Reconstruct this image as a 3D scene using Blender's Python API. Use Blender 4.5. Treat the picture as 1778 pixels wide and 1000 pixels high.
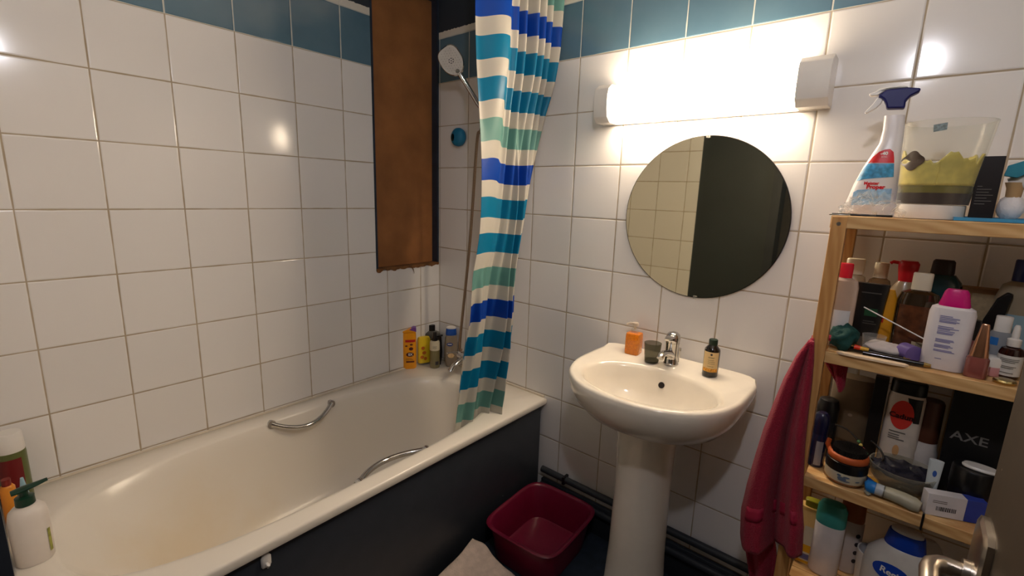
import bpy, bmesh, math, random
from mathutils import Vector, Matrix, noise
random.seed(7)
for o in list(bpy.data.objects): bpy.data.objects.remove(o)
C = bpy.context.scene.collection
sin, cos, PI = math.sin, math.cos, math.pi

# ------------------------------------------------------------------ camera
FPX = 815.957
YAW, PITCH, ROLL = -.6972, .1980, .0314
CAM = Vector((1.8709, -1.62688, 1.42454))
def basis():
    cy, sy = cos(YAW), sin(YAW)
    f = Vector((sy*cos(PITCH), cy*cos(PITCH), -sin(PITCH)))
    r = Vector((cy, -sy, 0)); u = r.cross(f)
    return r*cos(ROLL)+u*sin(ROLL), -r*sin(ROLL)+u*cos(ROLL), f
CR, CU, CF = basis()
cd = bpy.data.cameras.new('camera'); cam = bpy.data.objects.new('camera', cd); C.objects.link(cam)
cd.sensor_fit = 'HORIZONTAL'; cd.sensor_width = 36; cd.lens = FPX/1778*36; cd.clip_start = .02; cd.clip_end = 50
cam.matrix_world = Matrix(((CR.x, CU.x, -CF.x, CAM.x), (CR.y, CU.y, -CF.y, CAM.y), (CR.z, CU.z, -CF.z, CAM.z), (0, 0, 0, 1)))
bpy.context.scene.camera = cam
vs = bpy.context.scene.view_settings
vs.view_transform = 'Standard'; vs.look = 'None'; vs.gamma = 1; vs.use_curve_mapping = False
vs.exposure = 1.0
w = bpy.data.worlds.new('world'); bpy.context.scene.world = w; w.use_nodes = True
w.node_tree.nodes['Background'].inputs[0].default_value = (.5, .55, .65, 1)
w.node_tree.nodes['Background'].inputs[1].default_value = .05
LAMP_L = 21.0          # radiance of the tube lamp over the mirror
BULB_W = 6.3           # watts of the ceiling bulb

def onp(px, py, ax, v):                       # a pixel's sight line cut with an axis plane
    d = CF + CR*((px-889)/FPX) - CU*((py-500)/FPX)
    return CAM + d*((v-CAM[ax])/d[ax])
def depth(P): return (Vector(P)-CAM).dot(CF)
def spot(px, py, y, z, wpx):                  # stands at depth y on height z, its top seen at px,py
    P = onp(px, py, 1, y)
    return (P.x, y, z), P.z-z, wpx*depth(P)/FPX/2

# ------------------------------------------------------------------ materials
def lin(c): return tuple(((v/255)/12.92 if v/255 <= .04045 else ((v/255+.055)/1.055)**2.4) for v in c)
MC = {}
def new_mat(name):
    m = bpy.data.materials.new(name); m.use_nodes = True; m.node_tree.nodes.clear(); return m, m.node_tree
def N(nt, t, **k):
    n = nt.nodes.new(t)
    for a, b in k.items():
        if a == 'op': n.operation = b
        else: setattr(n, a, b)
    return n
def L(nt, a, b): nt.links.new(a, b)
def mat(name, rgb=(200, 200, 200), rough=.4, metal=0, trans=0, var=.06, scale=30, bump=0, bscale=200, alpha=1, ior=1.45, sss=0, coat=0, emit=0, aniso=None):
    if name in MC: return MC[name]
    m, nt = new_mat(name)
    b = N(nt, 'ShaderNodeBsdfPrincipled'); o = N(nt, 'ShaderNodeOutputMaterial'); L(nt, b.outputs[0], o.inputs[0])
    c = lin(rgb)
    tc = N(nt, 'ShaderNodeTexCoord')
    nz = N(nt, 'ShaderNodeTexNoise'); nz.inputs['Scale'].default_value = scale; nz.inputs['Detail'].default_value = 4
    L(nt, tc.outputs['Object'], nz.inputs['Vector'])
    rp = N(nt, 'ShaderNodeValToRGB')
    rp.color_ramp.elements[0].position = .3; rp.color_ramp.elements[1].position = .7
    rp.color_ramp.elements[0].color = tuple(v*(1-var) for v in c)+(1,)
    rp.color_ramp.elements[1].color = tuple(min(1, v*(1+var)) for v in c)+(1,)
    L(nt, nz.outputs[0], rp.inputs[0]); L(nt, rp.outputs[0], b.inputs['Base Color'])
    b.inputs['Roughness'].default_value = rough; b.inputs['Metallic'].default_value = metal
    b.inputs['Transmission Weight'].default_value = trans; b.inputs['IOR'].default_value = ior
    b.inputs['Coat Weight'].default_value = coat; b.inputs['Coat Roughness'].default_value = .08
    if sss:
        b.inputs['Subsurface Weight'].default_value = sss; b.inputs['Subsurface Radius'].default_value = (.02, .015, .01); b.inputs['Subsurface Scale'].default_value = .3
    if emit:
        b.inputs['Emission Color'].default_value = c+(1,); b.inputs['Emission Strength'].default_value = emit
    if bump:
        n2 = N(nt, 'ShaderNodeTexNoise'); n2.inputs['Scale'].default_value = bscale; n2.inputs['Detail'].default_value = 3
        L(nt, tc.outputs['Object'], n2.inputs['Vector'])
        bp = N(nt, 'ShaderNodeBump'); bp.inputs['Strength'].default_value = 1; bp.inputs['Distance'].default_value = bump
        L(nt, n2.outputs[0], bp.inputs['Height']); L(nt, bp.outputs[0], b.inputs['Normal'])
    MC[name] = m; return m
def thin(name, rgb, opac=.25, rough=.08, gloss=.2, tint=.3):     # thin clear plastic or glass wall
    if name in MC: return MC[name]
    m, nt = new_mat(name)
    o = N(nt, 'ShaderNodeOutputMaterial'); tr = N(nt, 'ShaderNodeBsdfTransparent'); tr.inputs[0].default_value = tuple(1-(1-v)*tint for v in lin(rgb))+(1,)
    b = N(nt, 'ShaderNodeBsdfPrincipled'); b.inputs['Base Color'].default_value = lin(rgb)+(1,); b.inputs['Roughness'].default_value = rough
    fr = N(nt, 'ShaderNodeLayerWeight'); fr.inputs[0].default_value = gloss
    mr = N(nt, 'ShaderNodeMapRange'); mr.inputs['To Min'].default_value = opac; mr.inputs['To Max'].default_value = .9
    L(nt, math_(nt, 'POWER', fr.outputs['Facing'], 3.), mr.inputs[0])
    mx = N(nt, 'ShaderNodeMixShader'); L(nt, mr.outputs[0], mx.inputs[0]); L(nt, tr.outputs[0], mx.inputs[1]); L(nt, b.outputs[0], mx.inputs[2]); L(nt, mx.outputs[0], o.inputs[0])
    MC[name] = m; return m

TP, ZA = .2, 1.94            # tile pitch, underside of the blue course
def math_(nt, op, a, b=None):
    n = N(nt, 'ShaderNodeMath', op=op)
    for i, v in enumerate((a, b)):
        if v is None: continue
        if isinstance(v, (int, float)): n.inputs[i].default_value = v
        else: L(nt, v, n.inputs[i])
    return n.outputs[0]
def mixc(nt, f, a, b):
    n = N(nt, 'ShaderNodeMix', data_type='RGBA')
    if isinstance(f, float): n.inputs[0].default_value = f
    else: L(nt, f, n.inputs[0])
    for i, v in ((6, a), (7, b)):
        if isinstance(v, tuple): n.inputs[i].default_value = v+(1,)
        else: L(nt, v, n.inputs[i])
    return n.outputs[2]
def tile_mat(name, axis, off, pitch, paint_from=None):
    m, nt = new_mat(name)
    o = N(nt, 'ShaderNodeOutputMaterial'); b = N(nt, 'ShaderNodeBsdfPrincipled'); L(nt, b.outputs[0], o.inputs[0])
    g = N(nt, 'ShaderNodeNewGeometry'); s = N(nt, 'ShaderNodeSeparateXYZ'); L(nt, g.outputs['Position'], s.inputs[0])
    wob = N(nt, 'ShaderNodeTexNoise'); wob.inputs['Scale'].default_value = 14; L(nt, g.outputs['Position'], wob.inputs['Vector'])
    wv = math_(nt, 'MULTIPLY', math_(nt, 'SUBTRACT', wob.outputs[0], .5), .003)
    u = math_(nt, 'ADD', math_(nt, 'DIVIDE', math_(nt, 'SUBTRACT', s.outputs[axis], off), pitch), 100.)
    v = math_(nt, 'ADD', math_(nt, 'DIVIDE', math_(nt, 'SUBTRACT', s.outputs[2], ZA), TP), 100.)
    def edge(t):
        f = math_(nt, 'FRACT', t)
        return math_(nt, 'ADD', math_(nt, 'MULTIPLY', math_(nt, 'MINIMUM', f, math_(nt, 'SUBTRACT', 1., f)), TP), wv)
    e = math_(nt, 'MINIMUM', edge(u), edge(v))
    gr = N(nt, 'ShaderNodeMapRange', interpolation_type='SMOOTHSTEP'); gr.inputs[1].default_value = .0013; gr.inputs[2].default_value = .0026; gr.inputs[3].default_value = 1; gr.inputs[4].default_value = 0
    L(nt, e, gr.inputs[0])
    hb = N(nt, 'ShaderNodeMapRange', interpolation_type='SMOOTHSTEP'); hb.inputs[1].default_value = .0010; hb.inputs[2].default_value = .0055; L(nt, e, hb.inputs[0])
    cell = N(nt, 'ShaderNodeCombineXYZ'); L(nt, math_(nt, 'FLOOR', u), cell.inputs[0]); L(nt, math_(nt, 'FLOOR', v), cell.inputs[1])
    wn = N(nt, 'ShaderNodeTexWhiteNoise'); L(nt, cell.outputs[0], wn.inputs['Vector'])
    white = mixc(nt, wn.outputs['Value'], lin((232, 229, 226)), lin((238, 235, 232)))
    bn = N(nt, 'ShaderNodeTexNoise'); bn.inputs['Scale'].default_value = 6; bn.inputs['Detail'].default_value = 5; L(nt, g.outputs['Position'], bn.inputs['Vector'])
    blue = mixc(nt, bn.outputs[0], lin((74, 108, 130)), lin((104, 134, 150)))
    isblue = math_(nt, 'GREATER_THAN', s.outputs[2], ZA)
    tile = mixc(nt, isblue, white, blue)
    dn = N(nt, 'ShaderNodeTexNoise'); dn.inputs['Scale'].default_value = 3.5; L(nt, g.outputs['Position'], dn.inputs['Vector'])
    grout = mixc(nt, dn.outputs[0], lin((150, 132, 106)), lin((196, 182, 160)))
    grout = mixc(nt, isblue, grout, lin((205, 205, 195)))
    col = mixc(nt, gr.outputs[0], tile, grout)
    # over the blue course: a ragged white strip of filler, then dark paint
    rn = N(nt, 'ShaderNodeTexNoise'); rn.inputs['Scale'].default_value = 60; rn.inputs['Detail'].default_value = 4; L(nt, g.outputs['Position'], rn.inputs['Vector'])
    strip = math_(nt, 'GREATER_THAN', s.outputs[2], ZA+TP+.002)
    top = math_(nt, 'GREATER_THAN', math_(nt, 'ADD', s.outputs[2], math_(nt, 'MULTIPLY', rn.outputs[0], .014)), ZA+TP+.036)
    col = mixc(nt, strip, col, lin((225, 220, 208)))
    col = mixc(nt, top, col, lin((44, 52, 62)))
    if paint_from is not None:
        col = mixc(nt, math_(nt, 'GREATER_THAN', s.outputs[0], paint_from), col, lin((40, 50, 54)))
    L(nt, col, b.inputs['Base Color'])
    rr = math_(nt, 'MAXIMUM', math_(nt, 'MULTIPLY', gr.outputs[0], .8), math_(nt, 'MAXIMUM', math_(nt, 'MULTIPLY', strip, .7), .13))
    L(nt, rr, b.inputs['Roughness'])
    # each tile sits a little askew, glaze slightly wavy
    sm = N(nt, 'ShaderNodeTexNoise'); sm.inputs['Scale'].default_value = 9; sm.inputs['Detail'].default_value = 1; L(nt, g.outputs['Position'], sm.inputs['Vector'])
    h = math_(nt, 'ADD', hb.outputs[0], math_(nt, 'MULTIPLY', sm.outputs[0], .35))
    bp = N(nt, 'ShaderNodeBump'); bp.inputs['Strength'].default_value = 1; bp.inputs['Distance'].default_value = .0009; L(nt, h, bp.inputs['Height'])
    tv = N(nt, 'ShaderNodeVectorMath', operation='SUBTRACT'); L(nt, wn.outputs['Color'], tv.inputs[0]); tv.inputs[1].default_value = (.5, .5, .5)
    ts = N(nt, 'ShaderNodeVectorMath', operation='SCALE'); L(nt, tv.outputs[0], ts.inputs[0]); ts.inputs['Scale'].default_value = .016
    ta = N(nt, 'ShaderNodeVectorMath', operation='ADD'); L(nt, bp.outputs[0], ta.inputs[0]); L(nt, ts.outputs[0], ta.inputs[1])
    tn = N(nt, 'ShaderNodeVectorMath', operation='NORMALIZE'); L(nt, ta.outputs[0], tn.inputs[0]); L(nt, tn.outputs[0], b.inputs['Normal'])
    return m
def wood_mat(name, a, b_, axis='X', scale=1., rough=.45):
    m, nt = new_mat(name)
    o = N(nt, 'ShaderNodeOutputMaterial'); b = N(nt, 'ShaderNodeBsdfPrincipled'); L(nt, b.outputs[0], o.inputs[0])
    tc = N(nt, 'ShaderNodeTexCoord'); mp = N(nt, 'ShaderNodeMapping'); L(nt, tc.outputs['Object'], mp.inputs[0])
    mp.inputs['Scale'].default_value = {'X': (1.2, 22, 22), 'Z': (22, 22, 1.2)}[axis]
    n1 = N(nt, 'ShaderNodeTexNoise'); n1.inputs['Scale'].default_value = 2.2*scale; n1.inputs['Detail'].default_value = 5; n1.inputs['Distortion'].default_value = 1.2
    L(nt, mp.outputs[0], n1.inputs['Vector'])
    wv = N(nt, 'ShaderNodeTexWave'); wv.inputs['Scale'].default_value = .9; wv.inputs['Distortion'].default_value = 7; wv.inputs['Detail'].default_value = 2
    mp2 = N(nt, 'ShaderNodeMapping'); L(nt, tc.outputs['Object'], mp2.inputs[0]); mp2.inputs['Scale'].default_value = {'X': (5, 14, 30), 'Z': (30, 14, 5)}[axis]; mp2.inputs['Rotation'].default_value = (0, .5, .3)
    L(nt, mp2.outputs[0], wv.inputs['Vector'])
    mx = math_(nt, 'ADD', math_(nt, 'MULTIPLY', n1.outputs[0], .7), math_(nt, 'MULTIPLY', wv.outputs['Fac'], .3))
    rp = N(nt, 'ShaderNodeValToRGB'); rp.color_ramp.elements[0].position = .3; rp.color_ramp.elements[1].position = .75
    rp.color_ramp.elements[0].color = lin(a)+(1,); rp.color_ramp.elements[1].color = lin(b_)+(1,)
    L(nt, mx, rp.inputs[0]); L(nt, rp.outputs[0], b.inputs['Base Color']); b.inputs['Roughness'].default_value = rough
    return m

# ------------------------------------------------------------------ geometry helpers
class MB:
    def __init__(s): s.v = []; s.f = []
    def add(s, vs, fs):
        k = len(s.v); s.v += [tuple(p) for p in vs]; s.f += [tuple(i+k for i in f) for f in fs]
    def box(s, a, b):
        x0, y0, z0 = a; x1, y1, z1 = b
        s.add([(x0, y0, z0), (x1, y0, z0), (x1, y1, z0), (x0, y1, z0), (x0, y0, z1), (x1, y0, z1), (x1, y1, z1), (x0, y1, z1)],
              [(0, 3, 2, 1), (4, 5, 6, 7), (0, 1, 5, 4), (1, 2, 6, 5), (2, 3, 7, 6), (3, 0, 4, 7)]); return s
    def bar(s, p, q, wx, wy, up=(0, 0, 1)):
        p = Vector(p); q = Vector(q); d = (q-p).normalized(); a = d.cross(Vector(up))
        if a.length < 1e-4: a = d.cross(Vector((1, 0, 0)))
        a.normalize(); b = a.cross(d)
        vs = []
        for c in (p, q):
            for i, j in ((-1, -1), (1, -1), (1, 1), (-1, 1)): vs.append(c+a*wx/2*i+b*wy/2*j)
        s.add(vs, [(0, 1, 2, 3), (7, 6, 5, 4), (0, 4, 5, 1), (1, 5, 6, 2), (2, 6, 7, 3), (3, 7, 4, 0)]); return s
    def loft(s, rings, n=32, cap=True):          # rings: (cx, cy, z, rx, ry, exponent)
        vs = []; fs = []
        for rg in rings:
            for k in range(n): vs.append(ringpt(rg, 2*PI*k/n))
        for i in range(len(rings)-1):
            for k in range(n):
                a = i*n+k; b = i*n+(k+1) % n
                fs.append((a, b, b+n, a+n))
        if cap:
            fs.append(tuple(range(n-1, -1, -1))); fs.append(tuple((len(rings)-1)*n+k for k in range(n)))
        s.add(vs, fs); return s
    def tube(s, pts, r, n=12, flat=1.0, cap=True, up=None):
        pts = [Vector(p) for p in pts]; m = len(pts)
        rs = r if isinstance(r, (list, tuple)) else [r]*m
        vs = []; fs = []; prev = None
        for i, p in enumerate(pts):
            t = (pts[min(i+1, m-1)]-pts[max(i-1, 0)]).normalized()
            if prev is None:
                a = Vector(up) if up else (Vector((0, 0, 1)) if abs(t.z) < .9 else Vector((1, 0, 0)))
                a = (a-t*a.dot(t)).normalized()
            else: a = (prev-t*prev.dot(t)).normalized()
            prev = a; b = t.cross(a)
            for k in range(n):
                q = 2*PI*k/n; vs.append(p+(a*cos(q)*flat+b*sin(q))*rs[i])
        for i in range(m-1):
            for k in range(n):
                c = i*n+k; d = i*n+(k+1) % n; fs.append((c, d, d+n, c+n))
        if cap: fs.append(tuple(range(n-1, -1, -1))); fs.append(tuple((m-1)*n+k for k in range(n)))
        s.add(vs, fs); return s
    def prism(s, poly, fn0, fn1):                 # closed polygon, mapped by two functions
        n = len(poly); s.add([fn0(*p) for p in poly]+[fn1(*p) for p in poly],
              [tuple(range(n-1, -1, -1)), tuple(range(n, 2*n))]+[(i, (i+1) % n, (i+1) % n+n, i+n) for i in range(n)]); return s
    def grid(s, fn, nu, nv):
        s.add([fn(i/nu, j/nv) for j in range(nv+1) for i in range(nu+1)],
              [(j*(nu+1)+i, j*(nu+1)+i+1, (j+1)*(nu+1)+i+1, (j+1)*(nu+1)+i) for j in range(nv) for i in range(nu)]); return s
    def build(s, name, m, parent=None, smooth=40, bevel=0, seg=2, sub=0, solid=0, fix=True):
        me = bpy.data.meshes.new(name); me.from_pydata(s.v, [], s.f); me.update()
        if fix:
            bm = bmesh.new(); bm.from_mesh(me); bmesh.ops.recalc_face_normals(bm, faces=bm.faces); bm.to_mesh(me); bm.free()
        o = bpy.data.objects.new(name, me); C.objects.link(o)
        if m: me.materials.append(m)
        if parent: o.parent = parent
        if smooth:
            for p in me.polygons: p.use_smooth = True
            me.set_sharp_from_angle(angle=math.radians(smooth))
        if solid:
            md = o.modifiers.new('solid', 'SOLIDIFY'); md.thickness = solid; md.offset = 0
        if bevel:
            md = o.modifiers.new('bevel', 'BEVEL'); md.width = bevel; md.segments = seg; md.limit_method = 'ANGLE'; md.angle_limit = math.radians(35)
            for p in me.polygons: p.use_smooth = True
        if sub:
            md = o.modifiers.new('sub', 'SUBSURF'); md.levels = sub; md.render_levels = sub
        return o
def ringpt(rg, phi):
    cx, cy, z, rx, ry, n = rg; c, s_ = cos(phi), sin(phi)
    r = (abs(c/rx)**n+abs(s_/ry)**n)**(-1/n)
    return (cx+r*c, cy+r*s_, z)
def thing(name, label, cat, loc=(0, 0, 0), rz=0, group=None, kind=None, rot=None):
    o = bpy.data.objects.new(name, None); C.objects.link(o); o.empty_display_size = .05
    o.location = loc; o.rotation_euler = rot if rot else (0, 0, rz)
    return tag(o, label, cat, group, kind)
def tag(o, label=None, cat=None, group=None, kind=None):
    if label: o['label'] = label
    if cat: o['category'] = cat
    if group: o['group'] = group
    if kind: o['kind'] = kind
    return o
def face(loc, off=0): return math.atan2(CAM.y-loc[1], CAM.x-loc[0])+off      # local +x turned to the viewer's side of the room
def text_mesh(txt, size, bold=0):
    cu = bpy.data.curves.new('writing', 'FONT'); cu.body = txt; cu.size = size; cu.align_x = 'CENTER'; cu.align_y = 'CENTER'; cu.resolution_u = 3; cu.offset = bold
    o = bpy.data.objects.new('writing', cu); C.objects.link(o)
    dg = bpy.context.evaluated_depsgraph_get(); me = bpy.data.meshes.new_from_object(o.evaluated_get(dg))
    vs = [tuple(v.co) for v in me.vertices]; fs = [tuple(p.vertices) for p in me.polygons]
    bpy.data.objects.remove(o); bpy.data.curves.remove(cu); bpy.data.meshes.remove(me)
    return vs, fs
def rint(rings, z):
    for a, b in zip(rings, rings[1:]):
        if min(a[2], b[2]) <= z <= max(a[2], b[2]) and a[2] != b[2]:
            t = (z-a[2])/(b[2]-a[2]); return [p+(q-p)*t for p, q in zip(a, b)]
    return rings[0] if z < rings[0][2] else rings[-1]
def onsurf(rings, u, z, off=.0006, side=0):    # u: sideways from the axis, on the front of a lofted body
    cx, cy, _, rx, ry, n = rint(rings, z); t = min(.97, abs(u/ry))
    return (cx+rx*(1-t**n)**(1/n)+off, cy+u, z)
def decal(name, rings, u0, u1, z0, z1, m, parent, off=.0006, shape=None, nu=14, nv=8):
    def fn(a, b):
        z = z0+(z1-z0)*b; k0, k1 = (u0, u1) if shape is None else shape(b)
        return onsurf(rings, k0+(k1-k0)*a, z, off)
    o = MB().grid(fn, nu, nv).build(name, m, ROBJ.get(id(rings), parent), fix=False); return o
def disc(name, rings, cu, cz, ru, rv, m, parent, off=.0009, n=24):
    mb = MB(); vs = [onsurf(rings, cu, cz, off)]
    for k in (.5, 1):
        vs += [onsurf(rings, cu+ru*k*cos(2*PI*i/n), cz+rv*k*sin(2*PI*i/n), off) for i in range(n)]
    fs = [(0, 1+i, 1+(i+1) % n) for i in range(n)]+[(1+i, 1+n+i, 1+n+(i+1) % n, 1+(i+1) % n) for i in range(n)]
    mb.add(vs, fs); return mb.build(name, m, ROBJ.get(id(rings), parent), fix=False)
def write(rings, txt, size, cu, cz, m, parent, off=.0012, sx=1, rot=0, bold=0):
    vs, fs = text_mesh(txt, size, bold); out = []
    for x, y, _ in vs:
        x *= sx; x, y = x*cos(rot)-y*sin(rot), x*sin(rot)+y*cos(rot)
        out.append(onsurf(rings, cu+x, cz+y, off))
    mb = MB(); mb.add(out, fs); return mb.build('writing', m, ROBJ.get(id(rings), parent), smooth=0, fix=False)
def lines(rings, u0, u1, zs, h, m, parent, off=.0010, jit=.25, nm='printed_lines'):
    mb = MB()
    for z in zs:
        e = u1-(u1-u0)*random.random()*jit
        mb.grid(lambda a, b: onsurf(rings, u0+(e-u0)*a, z+h*(b-.5), off), 8, 1)
    return mb.build(nm, m, ROBJ.get(id(rings), parent), smooth=0, fix=False)
ROBJ = {}; KEEP = []
def vessel(name, label, cat, loc, H, rx, ry, parts, rz=None, n=2, group=None, tilt=None):
    """parts: (part name, material, [(radius factor, z factor)], exponent or None)"""
    r = thing(name, label, cat, loc, face(loc) if rz is None else face(loc, rz), group)
    if tilt: r.rotation_euler = (tilt[0], tilt[1], r.rotation_euler.z)
    R = {}
    for p in parts:
        nn = p[3] if len(p) > 3 and p[3] else n
        rings = [(0, 0, z*H, max(.0002, f*rx), max(.0002, f*ry if nn == n else f*(rx+ry)/2 if len(p) > 4 else f*ry), nn) for f, z in p[2]]
        KEEP.append(rings); ROBJ[id(rings)] = MB().loft(rings).build(p[0], p[1], r, smooth=35); R[p[0]] = rings
    return r, R
def rnd(f0, f1, z0, z1, e=.03): return [(f0*.93, z0), (f0, z0+e), (f1, z1-e), (f1*.93, z1)]
def cap_(f, z0, z1, e=.012, top=None): t = top or f; return [(f, z0), (t, z1-e), (t*.92, z1), (t*.6, z1+.001)]

# ------------------------------------------------------------------ materials used
T_BACK = tile_mat('back wall tiles', 0, 4.06*TP, TP*1.0048)
T_LEFT = tile_mat('left wall tiles', 1, -.1204, TP*.9959)
T_FRONT = tile_mat('front wall tiles', 0, .06, TP)
T_RIGHT = tile_mat('right wall tiles', 1, -.1, TP)
CERAM = mat('sanitary ceramic', (236, 228, 214), .12, var=.015, coat=.5)
ENAMEL = mat('bath acrylic', (234, 226, 212), .2, var=.02, coat=.3)
CHROME = mat('chrome', (200, 198, 195), .12, 1, var=.03)
STEEL = mat('brushed steel', (190, 182, 172), .28, 1, var=.05)
SLATE = mat('dark slate paint', (44, 48, 54), .5, var=.12, scale=12)
DARKBLUE = mat('dark blue paint', (36, 46, 62), .5, var=.2, scale=20)
WHITEP = mat('white plastic', (232, 228, 222), .35, var=.02)
CREAMP = mat('cream plastic', (224, 212, 186), .35, var=.03)
BLACKP = mat('black plastic', (18, 17, 18), .3, var=.1)
WOOD = wood_mat('pine rail', (196, 148, 92), (224, 186, 130), 'X')
WOODZ = wood_mat('pine post', (186, 132, 74), (208, 160, 100), 'Z')
INK = mat('blue print', (92, 92, 150), .6)
INKD = mat('dark print', (50, 46, 48), .6)
LWHITE = mat('white print', (235, 233, 228), .5, var=.01)
CLEAR = thin('clear plastic', (235, 235, 232), .10, .08, .35)
SMOKE = thin('smoked plastic', (120, 120, 96), .16, .1, .3, .45)

# ------------------------------------------------------------------ the room
XR, YF, ZC = 2.36, -1.645, 2.45
def struct(o): o['kind'] = 'structure'; return o
struct(MB().box((-.12, YF-.12, -.1), (XR+.1, .1, 0)).build('floor', mat('blue grey vinyl floor', (44, 54, 66), .55, var=.25, scale=25), smooth=0))
struct(MB().box((-.12, YF-.12, ZC), (XR+.1, .1, ZC+.1)).build('ceiling', mat('ceiling paint', (232, 228, 220), .8), smooth=0))
struct(MB().box((-.12, 0, 0), (XR+.1, .1, ZC)).build('wall_back', T_BACK, smooth=0))
WY0, WZ0, WZ1 = -.380, 1.050, 2.33
wl = MB(); wl.box((-.12, YF-.12, 0), (0, WY0, ZC)); wl.box((-.12, WY0, 0), (0, 0, WZ0)); wl.box((-.12, WY0, WZ1), (0, 0, ZC))
struct(wl.build('wall_left', T_LEFT, smooth=0))
struct(MB().box((XR, YF-.12, 0), (XR+.1, 0, ZC)).build('wall_right', T_RIGHT, smooth=0))
DX0, DX1, DH = 1.24, 2.06, 2.06
wf = MB(); wf.box((0, YF-.12, 0), (.745, YF, ZC)); wf.box((DX1, YF-.12, 0), (XR, YF, ZC)); wf.box((DX0, YF-.12, DH), (DX1, YF, ZC))
struct(wf.build('wall_front', T_FRONT, smooth=0))
struct(MB().box((.745, YF-.12, 0), (DX0, YF-.0, ZC)).build('wall_front_painted', mat('slate wall paint', (50, 56, 58), .5, var=.08, scale=3), smooth=0))
# the landing behind the camera's doorway
hall = mat('landing wall paint', (150, 140, 126), .8)
struct(MB().box((.6, YF-1.5, -.1), (XR+.6, YF-.12, 0)).build('floor_landing', mat('landing floor', (90, 76, 62), .6), smooth=0))
struct(MB().box((.6, YF-1.5, ZC), (XR+.6, YF-.12, ZC+.1)).build('ceiling_landing', MC['ceiling paint'], smooth=0))
struct(MB().box((.6, YF-1.6, 0), (XR+.6, YF-1.5, ZC)).build('wall_landing', hall, smooth=0))
struct(MB().box((.5, YF-1.6, 0), (.6, YF-.12, ZC)).build('wall_landing_left', hall, smooth=0))
struct(MB().box((XR+.6, YF-1.6, 0), (XR+.7, YF-.12, ZC)).build('wall_landing_right', hall, smooth=0))
struct(MB().box((.735, -.018, 0), (XR, 0, .14)).build('baseboard_back', SLATE, smooth=0, bevel=.002))

# boarded-up window niche in the left wall
wn = thing('window_1', None, None, (0, (WY0)/2, WZ0), kind='structure')
def wpart(name, mb, m, **k):
    o = mb.build(name, m, None, **k); o.parent = wn; o.matrix_parent_inverse = Matrix.Translation(-wn.location); return o
BOARD = mat('brown hardboard', (158, 104, 58), .75, var=.16, scale=9, bump=.0006, bscale=300)
wpart('board_panel', MB().box((-.046, WY0+.012, WZ0+.012), (-.038, -.010, WZ1-.02)), BOARD, smooth=0)
fr = MB(); fr.box((-.058, WY0, WZ0), (.002, WY0+.010, WZ1)); fr.box((-.058, -.012, WZ0), (.002, -.001, WZ1)); fr.box((-.058, WY0, WZ1-.02), (.002, -.001, WZ1))
wpart('frame', fr, DARKBLUE, smooth=0)
rag = MB(); random.seed(3)
nseg = 40
top = [(.003+.001*random.random(), WY0+(-.002-WY0)*i/nseg, WZ0+.012) for i in range(nseg+1)]
low = [(.003+.002*random.random(), WY0+(-.002-WY0)*i/nseg, WZ0-.004-.012*noise.noise(Vector((i*.33, 0, 0)))+.003*random.random()) for i in range(nseg+1)]
vs_ = []
for i in range(nseg+1): vs_ += [(-.05, top[i][1], top[i][2]), top[i], low[i], (-.004, low[i][1], low[i][2])]
rag.add(vs_, [(4*i+k, 4*i+4+k, 4*i+5+k, 4*i+1+k) for i in range(nseg) for k in range(3)])
wpart('sill', rag, mat('bare ragged wood', (120, 80, 44), .8, var=.3, scale=40), smooth=0)
wpart('splinter', MB().tube([(.003, -.175, WZ0), (.007, -.172, WZ0-.012), (.006, -.166, WZ0-.024), (.008, -.168, WZ0-.032)], [.003, .002, .0012, .0006], 6), MC['bare ragged wood'])

# dark heating pipes along the foot of the back wall
for zc, yy, lab in ((.19, -.020, 'upper dark painted pipe running low along the tiled back wall'), (.115, -.026, 'lower dark painted pipe along the foot of the tiled back wall')):
    t = thing('pipe', lab, 'pipe', (.74, yy, zc))
    MB().tube([(0, 0, 0), (.45, 0, 0), (.95, 0, 0)], .0145, 14).build('run', SLATE, t)
    for k in (.12, .9): MB().box((k, -.018, -.018), (k+.012, -yy, .018)).build('clip', BLACKP, t, bevel=.002)

# ------------------------------------------------------------------ door (open, seen at the right edge)
dm, nt = new_mat('dark brown door paint')
o_ = N(nt, 'ShaderNodeOutputMaterial'); b_ = N(nt, 'ShaderNodeBsdfPrincipled'); L(nt, b_.outputs[0], o_.inputs[0])
tc_ = N(nt, 'ShaderNodeTexCoord'); vo = N(nt, 'ShaderNodeTexVoronoi'); vo.inputs['Scale'].default_value = 26; L(nt, tc_.outputs['Object'], vo.inputs['Vector'])
sp = math_(nt, 'LESS_THAN', vo.outputs['Distance'], .045)
nn_ = N(nt, 'ShaderNodeTexNoise'); nn_.inputs['Scale'].default_value = 40; nn_.inputs['Detail'].default_value = 5; L(nt, tc_.outputs['Object'], nn_.inputs['Vector'])
L(nt, mixc(nt, sp, mixc(nt, nn_.outputs[0], lin((48, 39, 28)), lin((66, 55, 40))), lin((150, 140, 120))), b_.inputs['Base Color']); b_.inputs['Roughness'].default_value = .5
d = thing('door_1', None, None, (2.0, YF, 0), kind='structure')
MB().box((0, .004, .008), (.04, .845, 2.03)).build('leaf', dm, d, bevel=.003)
pl = MB(); pl.loft([(0, 0, 0, .040, .062, 9), (0, 0, .006, .040, .062, 9), (0, 0, .009, .035, .057, 9)])
pv = MB(); pv.add([(-p[2], .785+p[0], .983+p[1]) for p in pl.v], pl.f)
hp = pv.build('handle_plate', STEEL, d, smooth=30)
hz = .972
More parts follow.
